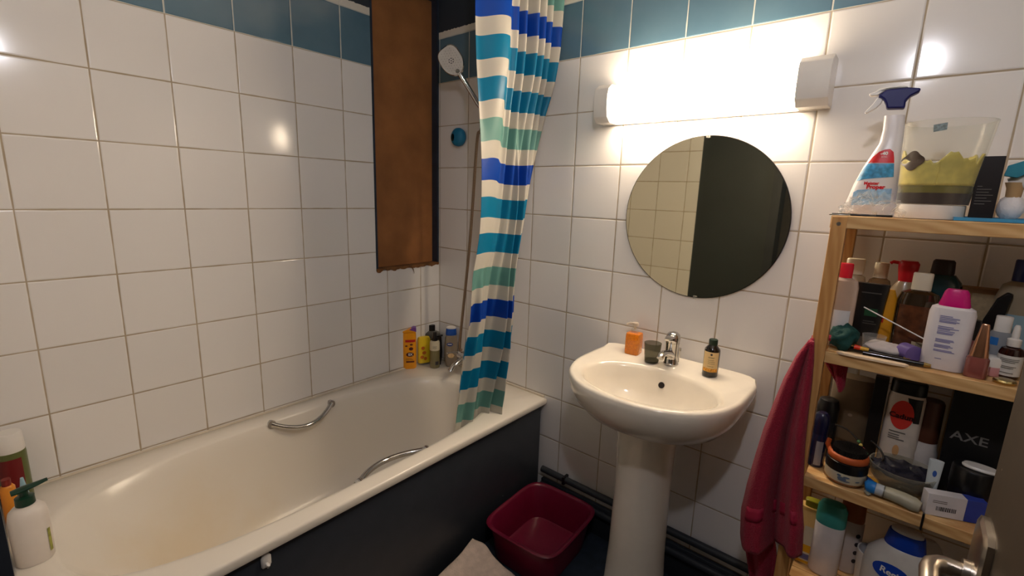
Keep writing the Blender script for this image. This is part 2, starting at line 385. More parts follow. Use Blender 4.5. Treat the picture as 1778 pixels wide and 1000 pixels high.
lv = [(-.004, .79, hz), (-.03, .79, hz), (-.036, .787, hz), (-.044, .779, hz), (-.047, .765, hz), (-.047, .74, hz-.001), (-.047, .70, hz-.004), (-.047, .665, hz-.008), (-.047, .655, hz-.009), (-.045, .650, hz-.009), (-.035, .648, hz-.009)]
MB().tube(lv, .0105, 18).build('handle', STEEL, d)
MB().tube([(-.002, .79, hz), (-.016, .79, hz)], .016, 20).build('handle_collar', STEEL, d)
MB().box((.008, .8445, .93), (.032, .8475, 1.10)).build('latch_plate', STEEL, d)
MB().box((.013, .846, 1.0), (.027, .855, 1.02)).build('latch_bolt', CHROME, d)
for hz_ in (.25, 1.75): MB().tube([(.046, .01, hz_), (.046, .01, hz_+.09)], .007, 10).build('hinge', STEEL, d)
cs = MB(); cs.box((DX0-.05, YF, 0), (DX0, YF+.012, DH+.05)); cs.box((DX0, YF, DH), (DX1, YF+.012, DH+.05))
struct(cs.build('trim_1', SLATE, smooth=0))

# ------------------------------------------------------------------ lamps
la = thing('wall_lamp', 'long warm glowing strip lamp with white end caps over the round mirror', 'lamp', (.935, 0, 1.69))
em, nt = new_mat('glowing diffuser'); o_ = N(nt, 'ShaderNodeOutputMaterial'); e_ = N(nt, 'ShaderNodeEmission'); e_.inputs[0].default_value = (1, .80, .58, 1); e_.inputs[1].default_value = LAMP_L; L(nt, e_.outputs[0], o_.inputs[0])
def lamp_sec(x0, x1, m, name, y0=-.012, g=0):
    pts = [(y0, -.002-g), (-.055-g, -.002-g), (-.078-g, .012), (-.084-g, .04), (-.084-g, .085), (-.078-g, .108), (-.055-g, .120+g), (y0, .120+g)]
    return MB().prism(pts, lambda a, b: (x0, a, b), lambda a, b: (x1, a, b)).build(name, m, la, smooth=40, bevel=.002)
lamp_sec(.055, .635, em, 'diffuser')
lamp_sec(0, .055, WHITEP, 'end_cap', 0, .004); lamp_sec(.635, .714, WHITEP, 'end_cap', 0, .004)
MB().box((.01, -.012, -.008), (.70, 0, .128)).build('back_plate', WHITEP, la, bevel=.002)
BX, BY, BZ = 1.792, -1.40, 2.085
pd = thing('ceiling_bulb', 'bare bulb hanging on a short cord from the ceiling', 'lamp', (BX, BY, ZC))
MB().tube([(0, 0, 0), (0, 0, BZ+.095-ZC)], .003, 8).build('cord', BLACKP, pd)
MB().tube([(0, 0, 0), (0, 0, -.02)], .045, 20).build('ceiling_rose', WHITEP, pd)
MB().tube([(0, 0, BZ+.10-ZC), (0, 0, BZ+.05-ZC)], .019, 16).build('socket', BLACKP, pd)
ebm, nt = new_mat('glowing bulb'); o_ = N(nt, 'ShaderNodeOutputMaterial'); e_ = N(nt, 'ShaderNodeEmission'); e_.inputs[0].default_value = (.95, .93, 1, 1)
RB = .033; e_.inputs[1].default_value = BULB_W/(4*PI*RB*RB*PI); L(nt, e_.outputs[0], o_.inputs[0])
zb = BZ-ZC
MB().loft([(0, 0, zb+RB*sin(a), RB*max(.02, cos(a)), RB*max(.02, cos(a)), 2) for a in [(-PI/2+PI*i/14) for i in range(13)]]+[(0, 0, zb+.05, .014, .014, 2)], 24).build('bulb', ebm, pd)

# ------------------------------------------------------------------ mirror
mm = mat('mirror silver', (216, 212, 188), .02, 1, var=.0)
mi = thing('round_mirror', 'round frameless mirror on the tiles above the washbasin', 'mirror', (1.324, -.004, 1.361))
def disk(R_, y0, y1, n=96):
    m_ = MB(); m_.prism([(R_*cos(2*PI*k/n), R_*sin(2*PI*k/n)) for k in range(n)], lambda a, b: (a, y0, b), lambda a, b: (a, y1, b)); return m_
disk(.2665, -.002, -.0045).build('mirror_glass', mm, mi, smooth=0)
disk(.2685, .004, -.0035).build('mirror_edge', mat('dark mirror edge', (28, 22, 22), .4), mi, smooth=0)
for q in (PI/2, -PI/2+.05):
    MB().box((.2665*cos(q)-.006, -.009, .2665*sin(q)-.006), (.2665*cos(q)+.006, -.0046, .2665*sin(q)+.005)).build('mirror_clip', CLEAR, mi, bevel=.001)

# ------------------------------------------------------------------ bathtub
bt = thing('bathtub', 'white bathtub with chrome grips along the tiled left wall', 'bathtub', (.37, -.82, 0))
ZR, XO, Y0, Y1 = .53, .735, YF+.003, -.002
ox, oy = .37, -.82
BO = (.372, -.862, .298, .712)       # opening centre and half sizes
angs = [2*PI*k/96 for k in range(96)]
def rect(c, x0, x1, y0, y1):
    dx, dy = cos(c), sin(c); cx, cy = BO[0], BO[1]; t = 1e9
    if dx > 1e-9: t = min(t, (x1-cx)/dx)
    if dx < -1e-9: t = min(t, (x0-cx)/dx)
    if dy > 1e-9: t = min(t, (y1-cy)/dy)
    if dy < -1e-9: t = min(t, (y0-cy)/dy)
    return (cx+t*dx, cy+t*dy)
for x_, y_ in ((.001, Y0), (XO, Y0), (XO, Y1), (.001, Y1)):
    a_ = math.atan2(y_-BO[1], x_-BO[0]) % (2*PI); k_ = min(range(96), key=lambda i: abs(angs[i]-a_)); angs[k_] = a_
lv_ = []   # each ring: list of points
def rring(i, z): return [(*rect(a, .001+i, XO-i, Y0+i, Y1-i), z) for a in angs]
lv_ += [rring(.010, ZR-.030), rring(.002, ZR-.029), rring(0, ZR-.024), rring(0, ZR-.008), rring(.002, ZR-.003), rring(.007, ZR)]
def oring(z, side, near, far, n, wall=None):
    x0 = BO[0]-BO[2]+(side if wall is None else wall); x1 = BO[0]+BO[2]-side; y0 = BO[1]-BO[3]+near; y1 = BO[1]+BO[3]-far
    cx, cy, rx, ry = (x0+x1)/2, (y0+y1)/2, (x1-x0)/2, (y1-y0)/2
    out = []
    for a in angs:
        X, Y, _ = ringpt((0, 0, 0, BO[2], BO[3], n), a)      # keep point order along the opening
        out.append((cx+X/BO[2]*rx, cy+Y/BO[3]*ry, z))
    return out
lv_ += [oring(ZR, -.012, -.012, -.012, 3.4), oring(ZR-.003, 0, 0, 0, 3.2), oring(ZR-.014, .008, .012, .008, 3.1), oring(.47, .016, .045, .014, 3.0), oring(.40, .026, .115, .024, 2.9),
        oring(.30, .040, .22, .04, 2.8), oring(.21, .055, .31, .06, 2.8), oring(.165, .075, .37, .085, 2.7), oring(.14, .105, .43, .13, 2.6), oring(.130, .16, .52, .22, 2.4), oring(.127, .24, .62, .5, 2.0)]
tb = MB(); nA = len(angs)
for r_ in lv_: tb.v += [(p[0]-ox, p[1]-oy, p[2]) for p in r_]
for i in range(len(lv_)-1):
    for k in range(nA): a = i*nA+k; b = i*nA+(k+1) % nA; tb.f.append((a, b, b+nA, a+nA))
tb.f.append(tuple((len(lv_)-1)*nA+k for k in range(nA)))
bm_, nt = new_mat('bath acrylic stained')
o_ = N(nt, 'ShaderNodeOutputMaterial'); b_ = N(nt, 'ShaderNodeBsdfPrincipled'); L(nt, b_.outputs[0], o_.inputs[0])
g_ = N(nt, 'ShaderNodeNewGeometry'); vm = N(nt, 'ShaderNodeVectorMath', operation='DISTANCE'); L(nt, g_.outputs['Position'], vm.inputs[0]); vm.inputs[1].default_value = (.40, -1.22, .2)
ns = N(nt, 'ShaderNodeTexNoise'); ns.inputs['Scale'].default_value = 7; ns.inputs['Detail'].default_value = 5; L(nt, g_.outputs['Position'], ns.inputs['Vector'])
mr = N(nt, 'ShaderNodeMapRange', interpolation_type='SMOOTHSTEP'); mr.inputs[1].default_value = .12; mr.inputs[2].default_value = .42; mr.inputs[3].default_value = 1; mr.inputs[4].default_value = 0
L(nt, math_(nt, 'ADD', vm.outputs['Value'], math_(nt, 'MULTIPLY', math_(nt, 'SUBTRACT', ns.outputs[0], .5), .3)), mr.inputs[0])
L(nt, mixc(nt, math_(nt, 'MULTIPLY', mr.outputs[0], .5), lin((236, 229, 217)), lin((226, 203, 160))), b_.inputs['Base Color'])
b_.inputs['Roughness'].default_value = .26; b_.inputs['Coat Weight'].default_value = .15; b_.inputs['Coat Roughness'].default_value = .2
tb.build('tub', bm_, bt, smooth=50)
def loc_(p): return (p[0]-ox, p[1]-oy, p[2])
def arc(p, q, mid, n=16):
    p, q, m = Vector(p), Vector(q), Vector(mid)
    return [p*(1-t)*(1-t)+(m*2-(p+q)*.5)*2*t*(1-t)+q*t*t for t in [i/n for i in range(n+1)]]
for (p, q, m_) in (((.083, -.925, .515), (.083, -.677, .517), (.126, -.80, .480)), ((.662, -.905, .515), (.662, -.635, .515), (.604, -.77, .507))):
    pts = [Vector(loc_(v)) for v in arc(p, q, m_)]
    rr_ = [.011]+[.0095]*15+[.011]
    g = MB().tube(pts, rr_, 14, flat=1.0).build('grip', CHROME, bt, smooth=60)
    for e in (pts[0], pts[-1]):
        s_ = -1 if e.x < 0 else 1
        MB().tube([e+Vector((-.012*s_*-1, 0, -.002)), e-Vector((.006*s_, 0, 0))], .0155, 14).build('grip_foot', CHROME, bt)
MB().tube([loc_((.37, -.32, .127)), loc_((.37, -.32, .133))], .03, 24).build('drain', CHROME, bt)
sil = MB().tube([loc_((.004, Y0+.01, ZR+.002)), loc_((.004, -.004, ZR+.002)), loc_((.72, -.004, ZR+.002))], .005, 8); sil.build('sealant', mat('silicone', (214, 202, 182), .5), bt)

pm, nt = new_mat('dark slate panel')
o_ = N(nt, 'ShaderNodeOutputMaterial'); b_ = N(nt, 'ShaderNodeBsdfPrincipled'); L(nt, b_.outputs[0], o_.inputs[0])
tc_ = N(nt, 'ShaderNodeTexCoord'); vo = N(nt, 'ShaderNodeTexVoronoi'); vo.inputs['Scale'].default_value = 9; L(nt, tc_.outputs['Object'], vo.inputs['Vector'])
sp = math_(nt, 'LESS_THAN', vo.outputs['Distance'], .022)
nn_ = N(nt, 'ShaderNodeTexNoise'); nn_.inputs['Scale'].default_value = 18; nn_.inputs['Detail'].default_value = 5; L(nt, tc_.outputs['Object'], nn_.inputs['Vector'])
L(nt, mixc(nt, sp, mixc(nt, nn_.outputs[0], lin((40, 46, 54)), lin((54, 58, 66))), lin((150, 150, 145))), b_.inputs['Base Color']); b_.inputs['Roughness'].default_value = .45
bp_ = tag(MB().box((.700, YF+.004, .002), (.718, -.02, .499)).build('cladding_board', pm, smooth=0, bevel=.002), 'dark slate panel closing the front of the bathtub', 'panel')
hk = thing('hook', 'small white stick-on hook high on the dark bath panel', 'hook', (.7185, -1.215, .452))
MB().loft([(.002, 0, 0, .003, .010, 3), (.004, 0, .006, .004, .013, 2), (.004, 0, .03, .004, .013, 2), (.002, 0, .038, .003, .008, 2)]).build('plate', WHITEP, hk)
MB().tube([(.005, 0, .014), (.016, 0, .008), (.02, 0, .016)], .004, 8).build('prong', WHITEP, hk)

# ------------------------------------------------------------------ shower curtain and rail
cm, nt = new_mat('striped curtain')
o_ = N(nt, 'ShaderNodeOutputMaterial')
uv = N(nt, 'ShaderNodeUVMap'); uv.uv_map = 'UVMap'; sx = N(nt, 'ShaderNodeSeparateXYZ'); L(nt, uv.outputs[0], sx.inputs[0])
STEP = .1295
q_ = math_(nt, 'DIVIDE', math_(nt, 'SUBTRACT', 1.534+STEP*40, sx.outputs[1]), STEP)
fq = math_(nt, 'FRACT', q_); idx = math_(nt, 'MODULO', math_(nt, 'FLOOR', q_), 4.)
col = mixc(nt, math_(nt, 'GREATER_THAN', idx, .5), lin((14, 84, 196)), lin((12, 146, 190)))
col = mixc(nt, math_(nt, 'GREATER_THAN', idx, 2.5), col, lin((128, 184, 176)))
col = mixc(nt, math_(nt, 'GREATER_THAN', fq, .56), col, lin((226, 222, 212)))
df = N(nt, 'ShaderNodeBsdfPrincipled'); L(nt, col, df.inputs['Base Color']); df.inputs['Roughness'].default_value = .38
tl = N(nt, 'ShaderNodeBsdfTranslucent'); L(nt, col, tl.inputs[0])
mx_ = N(nt, 'ShaderNodeMixShader'); mx_.inputs[0].default_value = .5; L(nt, df.outputs[0], mx_.inputs[1]); L(nt, tl.outputs[0], mx_.inputs[2]); L(nt, mx_.outputs[0], o_.inputs[0])
def lerp_tab(tab, z):
    for (a, va), (b, vb) in zip(tab, tab[1:]):
        if a >= z >= b: t = (a-z)/(a-b); t = t*t*(3-2*t) if False else t; return va+(vb-va)*t
    return tab[0][1] if z > tab[0][0] else tab[-1][1]
XB = [(2.3, .705), (1.5, .69), (1.0, .675), (.62, .640), (.40, .615)]
def edge_tab(pts):
    out = []
    for px, py in pts:
        z = 1.5
        for _ in range(6): P = onp(px, py, 0, lerp_tab(XB, z)); z = P.z
        out.append((z, min(-.012, P.y)))
    return [(2.4, out[0][1])]+out+[(.36, out[-1][1])]
YL = edge_tab([(826, 0), (829, 150), (832, 290), (832, 370), (830, 410), (826, 440), (819, 480), (811, 560), (802, 600), (797, 640), (791, 700), (786, 750)])
YR = edge_tab([(971, 12), (962, 88), (954, 148), (944, 200), (936, 266), (929, 324), (920, 376), (910, 428), (904, 470), (899, 510), (895, 560), (891, 595), (880, 640), (870, 690), (868, 720)])
def sm(x, a, b): t = max(0, min(1, (x-a)/(b-a))); return t*t*(3-2*t)
def mid_(u): return 1-u
def curt(s, z):
    x = lerp_tab(XB, z); a = lerp_tab(YL, z); b = lerp_tab(YR, z)
    up = sm(z, 1.35, 1.95); lo = 1-sm(z, .8, 1.3)
    y = a+(b-a)*s
    # top: one wide flat drop, then a bunch of narrow pleats that die out downwards
    m_ = sm(s, .30, .42)
    g = m_*(.021*up+.006)*sin(2*PI*8.0*(s-.33)+.6*sin(7*s+z*1.3))*(1-.3*sm(s, .85, 1))
    g += up*(.050*sm(s, 0, .26)*(1-.6*sm(s, .27, .37)))*(1-.7*sm(s, .6, 1))+.010*mid_(up)*sin(2*PI*s*1.4+1.1*z)
    y += -up*.012*sin(PI*min(1, s/.4))
    g += m_*up*.009*sin(2*PI*3.1*s+1.4)
    # two tight folds in the middle and lower part
    mid = 1-up
    for c_, w_, h_ in ((.58, .026, .034), (.72, .026, .030), (.45, .03, -.012), (.65, .03, -.016)):
        g += mid*h_*math.exp(-((s-c_+.05*(z-1))/w_)**2)
    g += -.030*sm(s, .86, 1.)*mid
    # bottom: loose soft folds
    g += lo*.016*sin(2*PI*2.6*s+3*z+.6)+lo*.008*sin(2*PI*5*s-5*z)
    y += .012*mid*sin(2*PI*1.7*s+2*z)*s*(1-s)*4+.004*sin(9*z+5*s)*(1-s)
    return (x+g, y, z)
ct = thing('shower_curtain', 'blue, turquoise and white striped shower curtain bunched at the foot of the bath', 'shower curtain', (.70, -.24, 2.30))
ztop, zbot, nu, nv = 2.285, .385, 200, 170
mb = MB().grid(lambda a, b: tuple(Vector(curt(a, ztop+(zbot-ztop)*b))-Vector((.70, -.24, 2.30))), nu, nv)
co = mb.build('curtain_cloth', cm, ct, smooth=180, fix=False)
uvl = co.data.uv_layers.new(name='UVMap')
for lp in co.data.loops:
    i = lp.vertex_index % (nu+1); j = lp.vertex_index//(nu+1); s_ = i/nu
    z_ = ztop+(zbot-ztop)*j/nv
    uvl.data[lp.index].uv = (s_*.8, z_-.026*sm(z_, 1.3, 1.8)*sm(s_, 0, .26)*(1-sm(s_, .28, .34))+.006*sin(6*s_+3*z_)+.035*sm(z_, .4, 1.0)*0+.02*(1-sm(z_, .5, .9))*sin(5*s_))
md = co.modifiers.new('solid', 'SOLIDIFY'); md.thickness = .0008
rl = thing('curtain_rail', 'straight white rail high above the bath carrying the striped curtain', 'rail', (.705, -.82, 2.32))
MB().tube([(0, .815, 0), (0, -.82, 0)], .0125, 16).build('rod', WHITEP, rl)
for y_ in (.812, -.818): MB().tube([(0, y_, 0), (0, y_-.006*(1 if y_ > 0 else -1), 0)], .026, 16).build('wall_flange', WHITEP, rl)
for k in range(10):
    y_ = -.02-.045*k+.01
    ring = MB().tube([(.02*sin(2*PI*i/16), .002*cos(2*PI*i/16), .005+.024*cos(2*PI*i/16)-.01) for i in range(17)], .0018, 8)
    ro = ring.build('curtain_ring', WHITEP, ct); ro.location = (.005, y_+.24-.01, .015)

# ------------------------------------------------------------------ shower set
sh = thing('hand_shower', 'white-faced rectangular chrome hand shower tilted on the corner tiles', 'shower', (.258, -.15, 1.974))
P0 = Vector((.258, -.15, 1.974)); fd = (CAM-P0).normalized()*1.0
ax_ = Vector((.075, .075, -.155)).normalized()             # from the head down the handle
nrm = (fd+Vector((-.12, -.05, -.05))); nrm = (nrm-ax_*nrm.dot(ax_)).normalized(); sd = ax_.cross(nrm)
def hp_(a, b, c): return tuple(ax_*a+sd*b+nrm*c)
hb_ = MB(); prof = []
def outl(k, g=1.):
    a = 2*PI*k/40; X = cos(a); Y = sin(a); r = (abs(X)**3.2+abs(Y)**3.2)**(-1/3.2)
    u_ = X*r*.062; v_ = Y*r*.050
    if u_ > 0: v_ *= 1-.35*(u_/.058)**2
    return u_*g, v_*g
for k in range(4):
    g, c = ((.8, -.012), (1.0, -.004), (1.0, .006), (.95, .009))[k]
    hb_.v += [hp_(*outl(i, g), c) for i in range(40)]
for r_ in range(3):
    for i in range(40): a = r_*40+i; b = r_*40+(i+1) % 40; hb_.f.append((a, b, b+40, a+40))
hb_.f.append(tuple(range(39, -1, -1))); hb_.f.append(tuple(120+i for i in range(40)))
HD = hb_.build('head', CHROME, sh, smooth=40)
_ = 0; fp = MB(); fp.prism([outl(i, .93) for i in range(40)], lambda a, b: hp_(a, b, .0085), lambda a, b: hp_(a, b, .0105)); fp.build('spray_plate', mat('pale spray plate', (214, 208, 200), .4), HD, smooth=40)
nz_ = MB()
for i in range(-4, 5):
    for j in range(-3, 4):
        u_, v_ = i*.011+(.005 if j % 2 else 0), j*.0105
        if (abs(u_)/.05)**3+(abs(v_)/.036)**3 < .9: nz_.tube([hp_(u_, v_, .0105), hp_(u_, v_, .0122)], .0014, 6)
tag(nz_.build('nozzles', mat('pale rubber', (150, 146, 140), .6), HD), kind='stuff')
dz_ = MB()
for u_, v_ in ((0, 0), (0, .009), (0, -.009), (.007, .0045), (-.007, .0045), (.007, -.0045), (-.007, -.0045)): dz_.tube([hp_(u_*1.15, v_*1.15, .0118), hp_(u_*1.15, v_*1.15, .013)], .0024, 8)
dz_.build('centre_jets', BLACKP, HD)
MB().tube([hp_(.048, 0, .0095), hp_(.048, 0, .012)], .009, 18).build('button', CHROME, sh)
MB().tube([hp_(.052, 0, -.002), hp_(.08, 0, -.004), hp_(.14, 0, -.006), hp_(.20, 0, -.008), hp_(.225, 0, -.01)], [.013, .011, .011, .0125, .010], 16).build('handle', CHROME, sh)
end = P0+Vector(hp_(.225, 0, -.01))
hm = thing('shower_holder', 'chrome wall bracket holding the hand shower beside the curtain', 'bracket', (end.x+.005, -.001, end.z+.03))
MB().tube([(0, 0, 0), (0, -.012, 0)], .026, 20).build('wall_plate', CHROME, hm)
MB().tube([(0, -.008, 0), (-.004, end.y+.024, 0)], .012, 14).build('arm', CHROME, hm)
hs = thing('shower_hose', 'thin metal shower hose dropping beside the striped curtain to the bath tap', 'hose', (.25, -.075, .62))
hpts = [end-Vector((.25, -.0+-.075, .62))]
A = Vector((end.x, end.y, end.z)); B = onp(828, 250, 1, -.075); B2 = onp(816, 420, 1, -.075); D_ = onp(799, 590, 1, -.075); E_ = Vector((D_.x+.01, -.075, .655))
hz_pts = [A, A+Vector((.012, .01, -.04)), A*.35+B*.65+Vector((.012, 0, 0)), B, B2, D_, E_]
def catm(P, n=8):
    out = []
    for i in range(len(P)-1):
        p0, p1, p2, p3 = P[max(i-1, 0)], P[i], P[i+1], P[min(i+2, len(P)-1)]
        for k in range(n):
            t = k/n; out.append(.5*((2*p1)+(p2-p0)*t+(2*p0-5*p1+4*p2-p3)*t*t+(-p0+3*p1-3*p2+p3)*t*t*t))
    out.append(P[-1]); return out
O_ = Vector((.25, -.075, .62))
MB().tube([p-O_ for p in catm([Vector(p) for p in hz_pts])], .0068, 12).build('hose', mat('bronze metal hose', (150, 128, 108), .35, .85, var=.15, scale=300), hs, smooth=180)
tp = thing('bath_tap', 'chrome wall-mounted bath mixer half hidden by the striped curtain', 'tap', (.33, -.002, .625))
MB().tube([(-.075, -.062, 0), (.075, -.062, 0)], .022, 20).build('body', CHROME, tp)
for x_ in (-.05, .05):
    MB().tube([(x_, 0, 0), (x_, -.01, 0)], .03, 20).build('wall_flange', CHROME, tp)
    MB().tube([(x_, -.008, 0), (x_, -.055, 0)], .014, 14).build('inlet', CHROME, tp)
MB().tube([(-.05, -.07, -.008), (-.05, -.11, -.012), (-.05, -.15, -.03), (-.05, -.17, -.05)], [.014, .014, .014, .012], 14).build('spout', CHROME, tp)
MB().tube([(-.075, -.062, 0), (-.10, -.062, 0)], .019, 18).build('knob', CHROME, tp)
MB().tube([(-.095, -.062, .008), (-.11, -.095, .016), (-.115, -.13, .018)], [.008, .007, .006], 10, flat=.6).build('lever', CHROME, tp)

P_ = onp(795, 238, 1, -.02)
spk = thing('suction_speaker', 'small round turquoise blue rubber speaker stuck to the corner tiles', 'speaker', (P_.x, -.001, P_.z))
v_ = MB(); lo_ = [(0, 0, z, r, r, 2) for r, z in ((.030, 0), (.040, .004), (.043, .014), (.041, .026), (.033, .034), (.018, .038))]
mt = MB().loft(lo_, 36); v_.add([(p[0], -p[2], p[1]) for p in mt.v], mt.f); v_.build('body', mat('blue rubber', (22, 118, 158), .45), spk, smooth=60)
mt = MB().loft([(0, 0, 0, .012, .019, 2.2), (0, 0, .004, .010, .017, 2.2)], 28); v_ = MB(); v_.add([(p[0]-.016, -p[2]-.034, p[1]-.002) for p in mt.v], mt.f); v_.build('button', mat('dark green rubber', (34, 44, 36), .6), spk, smooth=60)

# ------------------------------------------------------------------ washbasin
ws = thing('washbasin', 'white ceramic washbasin on a tall pedestal under the round mirror', 'washbasin', (1.300, 0, 0))
nb = 72; ba = [2*PI*k/nb for k in range(nb)]
def outer(sc, z, dy=0):
    out = []
    for a in ba:
        c, s_ = cos(a), sin(a)
        if s_ >= 0: x, y, _ = ringpt((0, 0, 0, .278, .185, 8), a)
        else: x, y, _ = ringpt((0, 0, 0, .278, .280, 2.25), a)
        yy = -.187+y*sc+dy*(1-sc)
        out.append((x*sc, min(yy, -.0015), z+.010*sm(yy, -.05, -.035)*(1 if z > .84 else 0)))
    return out
def bowl(sc, z, dy=0): return [(.222*sc*cos(a)*1.0, -.262+dy+.158*sc*sin(a)*(1-.10*max(0, sin(a))), z) for a in ba]
br = [outer(.30, .672, .10), outer(.46, .680, .08), outer(.66, .700, .06), outer(.82, .730, .05), outer(.93, .772, .03), outer(.985, .812), outer(1.0, .836), outer(.995, .850), outer(.975, .857), outer(.945, .856),
      bowl(1.05, .850), bowl(1.0, .846), bowl(.965, .835), bowl(.92, .805), bowl(.84, .765), bowl(.70, .735), bowl(.48, .718), bowl(.2, .710), bowl(.09, .706)]
wb = MB()
for r_ in br: wb.v += r_
for i in range(len(br)-1):
    for k in range(nb): a = i*nb+k; b = i*nb+(k+1) % nb; wb.f.append((a, b, b+nb, a+nb))
wb.f.append(tuple(range(nb-1, -1, -1))); wb.f.append(tuple((len(br)-1)*nb+k for k in range(nb)))
wb.build('basin', CERAM, ws, smooth=60)
MB().loft([(-.012, -.19, z, rx, rx*.95, 2.2) for z, rx in ((0, .112), (.02, .112), (.035, .104), (.2, .096), (.45, .092), (.62, .096), (.69, .106))], 48).build('pedestal', CERAM, ws, smooth=60)
mt = MB().loft([(0, 0, 0, .0105, .0105, 2), (0, 0, .002, .0105, .0105, 2)], 24)
ov = MB(); ov.add([(p[0]-.0, -.1350-p[2]+p[1]*.28, .800+p[1]*.95) for p in mt.v], mt.f); ov.build('overflow_hole', mat('dark hole', (26, 14, 10), .6), ws)
MB().tube([(0, -.262, .707), (0, -.262, .7115)], .022, 24).build('plug', CHROME, ws)

bs = thing('basin_tap', 'chrome single-lever mixer tap at the back of the washbasin', 'tap', (1.297, -.062, .856), 0)
MB().loft([(0, 0, z, r, r, 2) for z, r in ((0, .025), (.005, .026), (.008, .0235), (.03, .022), (.068, .0225), (.080, .0235))], 28).build('body', CHROME, bs, smooth=50)
MB().tube([(0, -.008, .034), (0, -.035, .048), (0, -.070, .056), (0, -.092, .055), (0, -.102, .046)], [.018, .0155, .0125, .012, .0115], 18, flat=.8).build('spout', CHROME, bs, smooth=60)
MB().loft([(0, 0, z, r, r, 2) for z, r in ((.081, .0235), (.096, .0245), (.108, .022), (.115, .015), (.118, .006))], 28).build('lever_cap', CHROME, bs, smooth=60)
MB().tube([(0, -.012, .102), (0, -.04, .104), (0, -.058, .100)], [.015, .013, .008], 14, flat=.42).build('lever', CHROME, bs, smooth=60)
MB().tube([(.018, .022, 0), (.018, .022, .05)], .0025, 8).build('drain_rod', CHROME, bs)
MB().tube([(.018, .022, .048), (.018, .022, .058)], .006, 12).build('rod_knob', CHROME, bs)

# things on the basin
def on_z(px, py, z): p = onp(px, py, 2, z); return (p.x, p.y, z)
ZB = .8575
orange = mat('orange soap', (255, 142, 24), .10, trans=.22, coat=.5, sss=.3, var=.25, scale=160, ior=1.35)
l0 = on_z(1099, 613, ZB); 
r_, R = vessel('soap_dispenser', 'clear pump bottle of bubbly orange liquid soap on the washbasin', 'soap dispenser', l0, .115, .026, .027, [
    ('body', orange, [(.93, 0), (1, .04), (1, .62), (.93, .68), (.5, .70)], 6),
    ('collar', CLEAR, [(.5, .70), (.5, .80), (.42, .81)], 2), ('pump_stem', CREAMP, [(.16, .80), (.16, .95)], 2)], rz=-.35, n=6)
MB().tube([(0, 0, .105), (0, 0, .117)], .012, 14).build('pump_head', mat('frosted plastic', (226, 214, 198), .4, trans=.4), r_)
MB().tube([(0, 0, .111), (-.004, -.02, .111), (-.006, -.034, .104)], [.006, .005, .004], 10).build('nozzle', MC['frosted plastic'], r_)
l0 = on_z(1131, 627, ZB)
t = thing('tumbler', 'smoky grey plastic tumbler between orange soap and basin tap', 'cup', l0)
MB().loft([(0, 0, z, r, r, 2) for z, r in ((0, .023), (.004, .0245), (.068, .030), (.0685, .0285), (.006, .023), (.0055, .002))], 36, cap=False).build('cup', SMOKE, t, smooth=50)
MB().loft([(0, 0, .0005, .0235, .0235, 2), (0, 0, .006, .0235, .0235, 2)], 36).build('cup_base', mat('dark glass base', (40, 40, 34), .2), t)
l0 = on_z(1232, 651, ZB)
dkb = mat('dark brown bottle', (26, 20, 14), .12, coat=.6)
r_, R = vessel('shampoo_bottle', 'dark bottle with beige label and green cap on the washbasin', 'bottle', l0, .125, .0245, .0245, [
    ('body', dkb, [(.93, 0), (1, .02), (1, .68), (.95, .73), (.55, .83), (.5, .84)], 2), ('cap', mat('dark green cap', (20, 44, 30), .35), [(.54, .84), (.56, .86), (.56, .97), (.5, .985)], 2)], rz=.0)
decal('label', R['body'], -.0228, .0205, .018, .085, mat('beige label', (226, 196, 140), .5), r_)
decal('label_band', R['body'], -.0228, .0205, .018, .030, mat('amber print', (218, 150, 50), .5, var=.5, scale=200), r_, off=.001)
disc('logo', R['body'], -.001, .077, .0035, .0035, INKD, r_, off=.001)
lines(R['body'], -.010, .012, [.068, .0655, .058, .052, .046, .037], .0009, INKD, r_)

# ------------------------------------------------------------------ bottles on the far corner of the bath
ZT = ZR+.0005
def rimv(px, py, top, wpx, k=1.0):
    l_ = on_z(px, py, ZT); P = Vector(l_); m_ = (top-500)/FPX
    q = (P-CAM); a = q.dot(CU)+m_*q.dot(CF); b = CU.z+m_*CF.z
    return l_, -a/b, wpx*depth(P)/FPX/2
yel = mat('golden plastic', (236, 156, 22), .3); yel2 = mat('lemon plastic', (232, 200, 40), .35)
purp = mat('purple cap', (112, 60, 150), .4); redl = mat('red print', (196, 36, 34), .45); brn = mat('brown print', (90, 34, 26), .5)
l0, H, r0 = rimv(711, 638, 568, 24)
r_, R = vessel('shower_gel', 'tall golden bottle with slanted purple cap in the bath corner', 'bottle', l0, H, r0*.62, r0, [
    ('body', yel, [(.9, 0), (1, .02), (1.02, .5), (.98, .84), (.94, .88)], 3)], rz=0, n=3)
cpm = MB(); cpm.prism([(-r0*.95, .88*H), (r0*.95, .88*H), (r0*.97, .99*H), (r0*.6, .995*H), (-r0*.93, .92*H)], lambda a, b: (-r0*.5, a, b), lambda a, b: (r0*.5, a, b)); cpm.build('cap', yel, r_, bevel=.003)
cpm = MB(); cpm.prism([(r0*.0, .955*H), (r0*1.0, .90*H), (r0*1.0, 1.0*H), (r0*.6, 1.005*H)], lambda a, b: (-r0*.52, a, b), lambda a, b: (r0*.54, a, b)); cpm.build('cap_insert', purp, r_, bevel=.002)
decal('red_band', R['body'], -r0*.55, r0*.85, .66*H, .72*H, redl, r_)
disc('emblem', R['body'], r0*.1, .36*H, r0*.55, .055*H, brn, r_)
write(R['body'], 'EX', .017, r0*.15, .36*H, LWHITE, r_, off=.0018, bold=.0004)
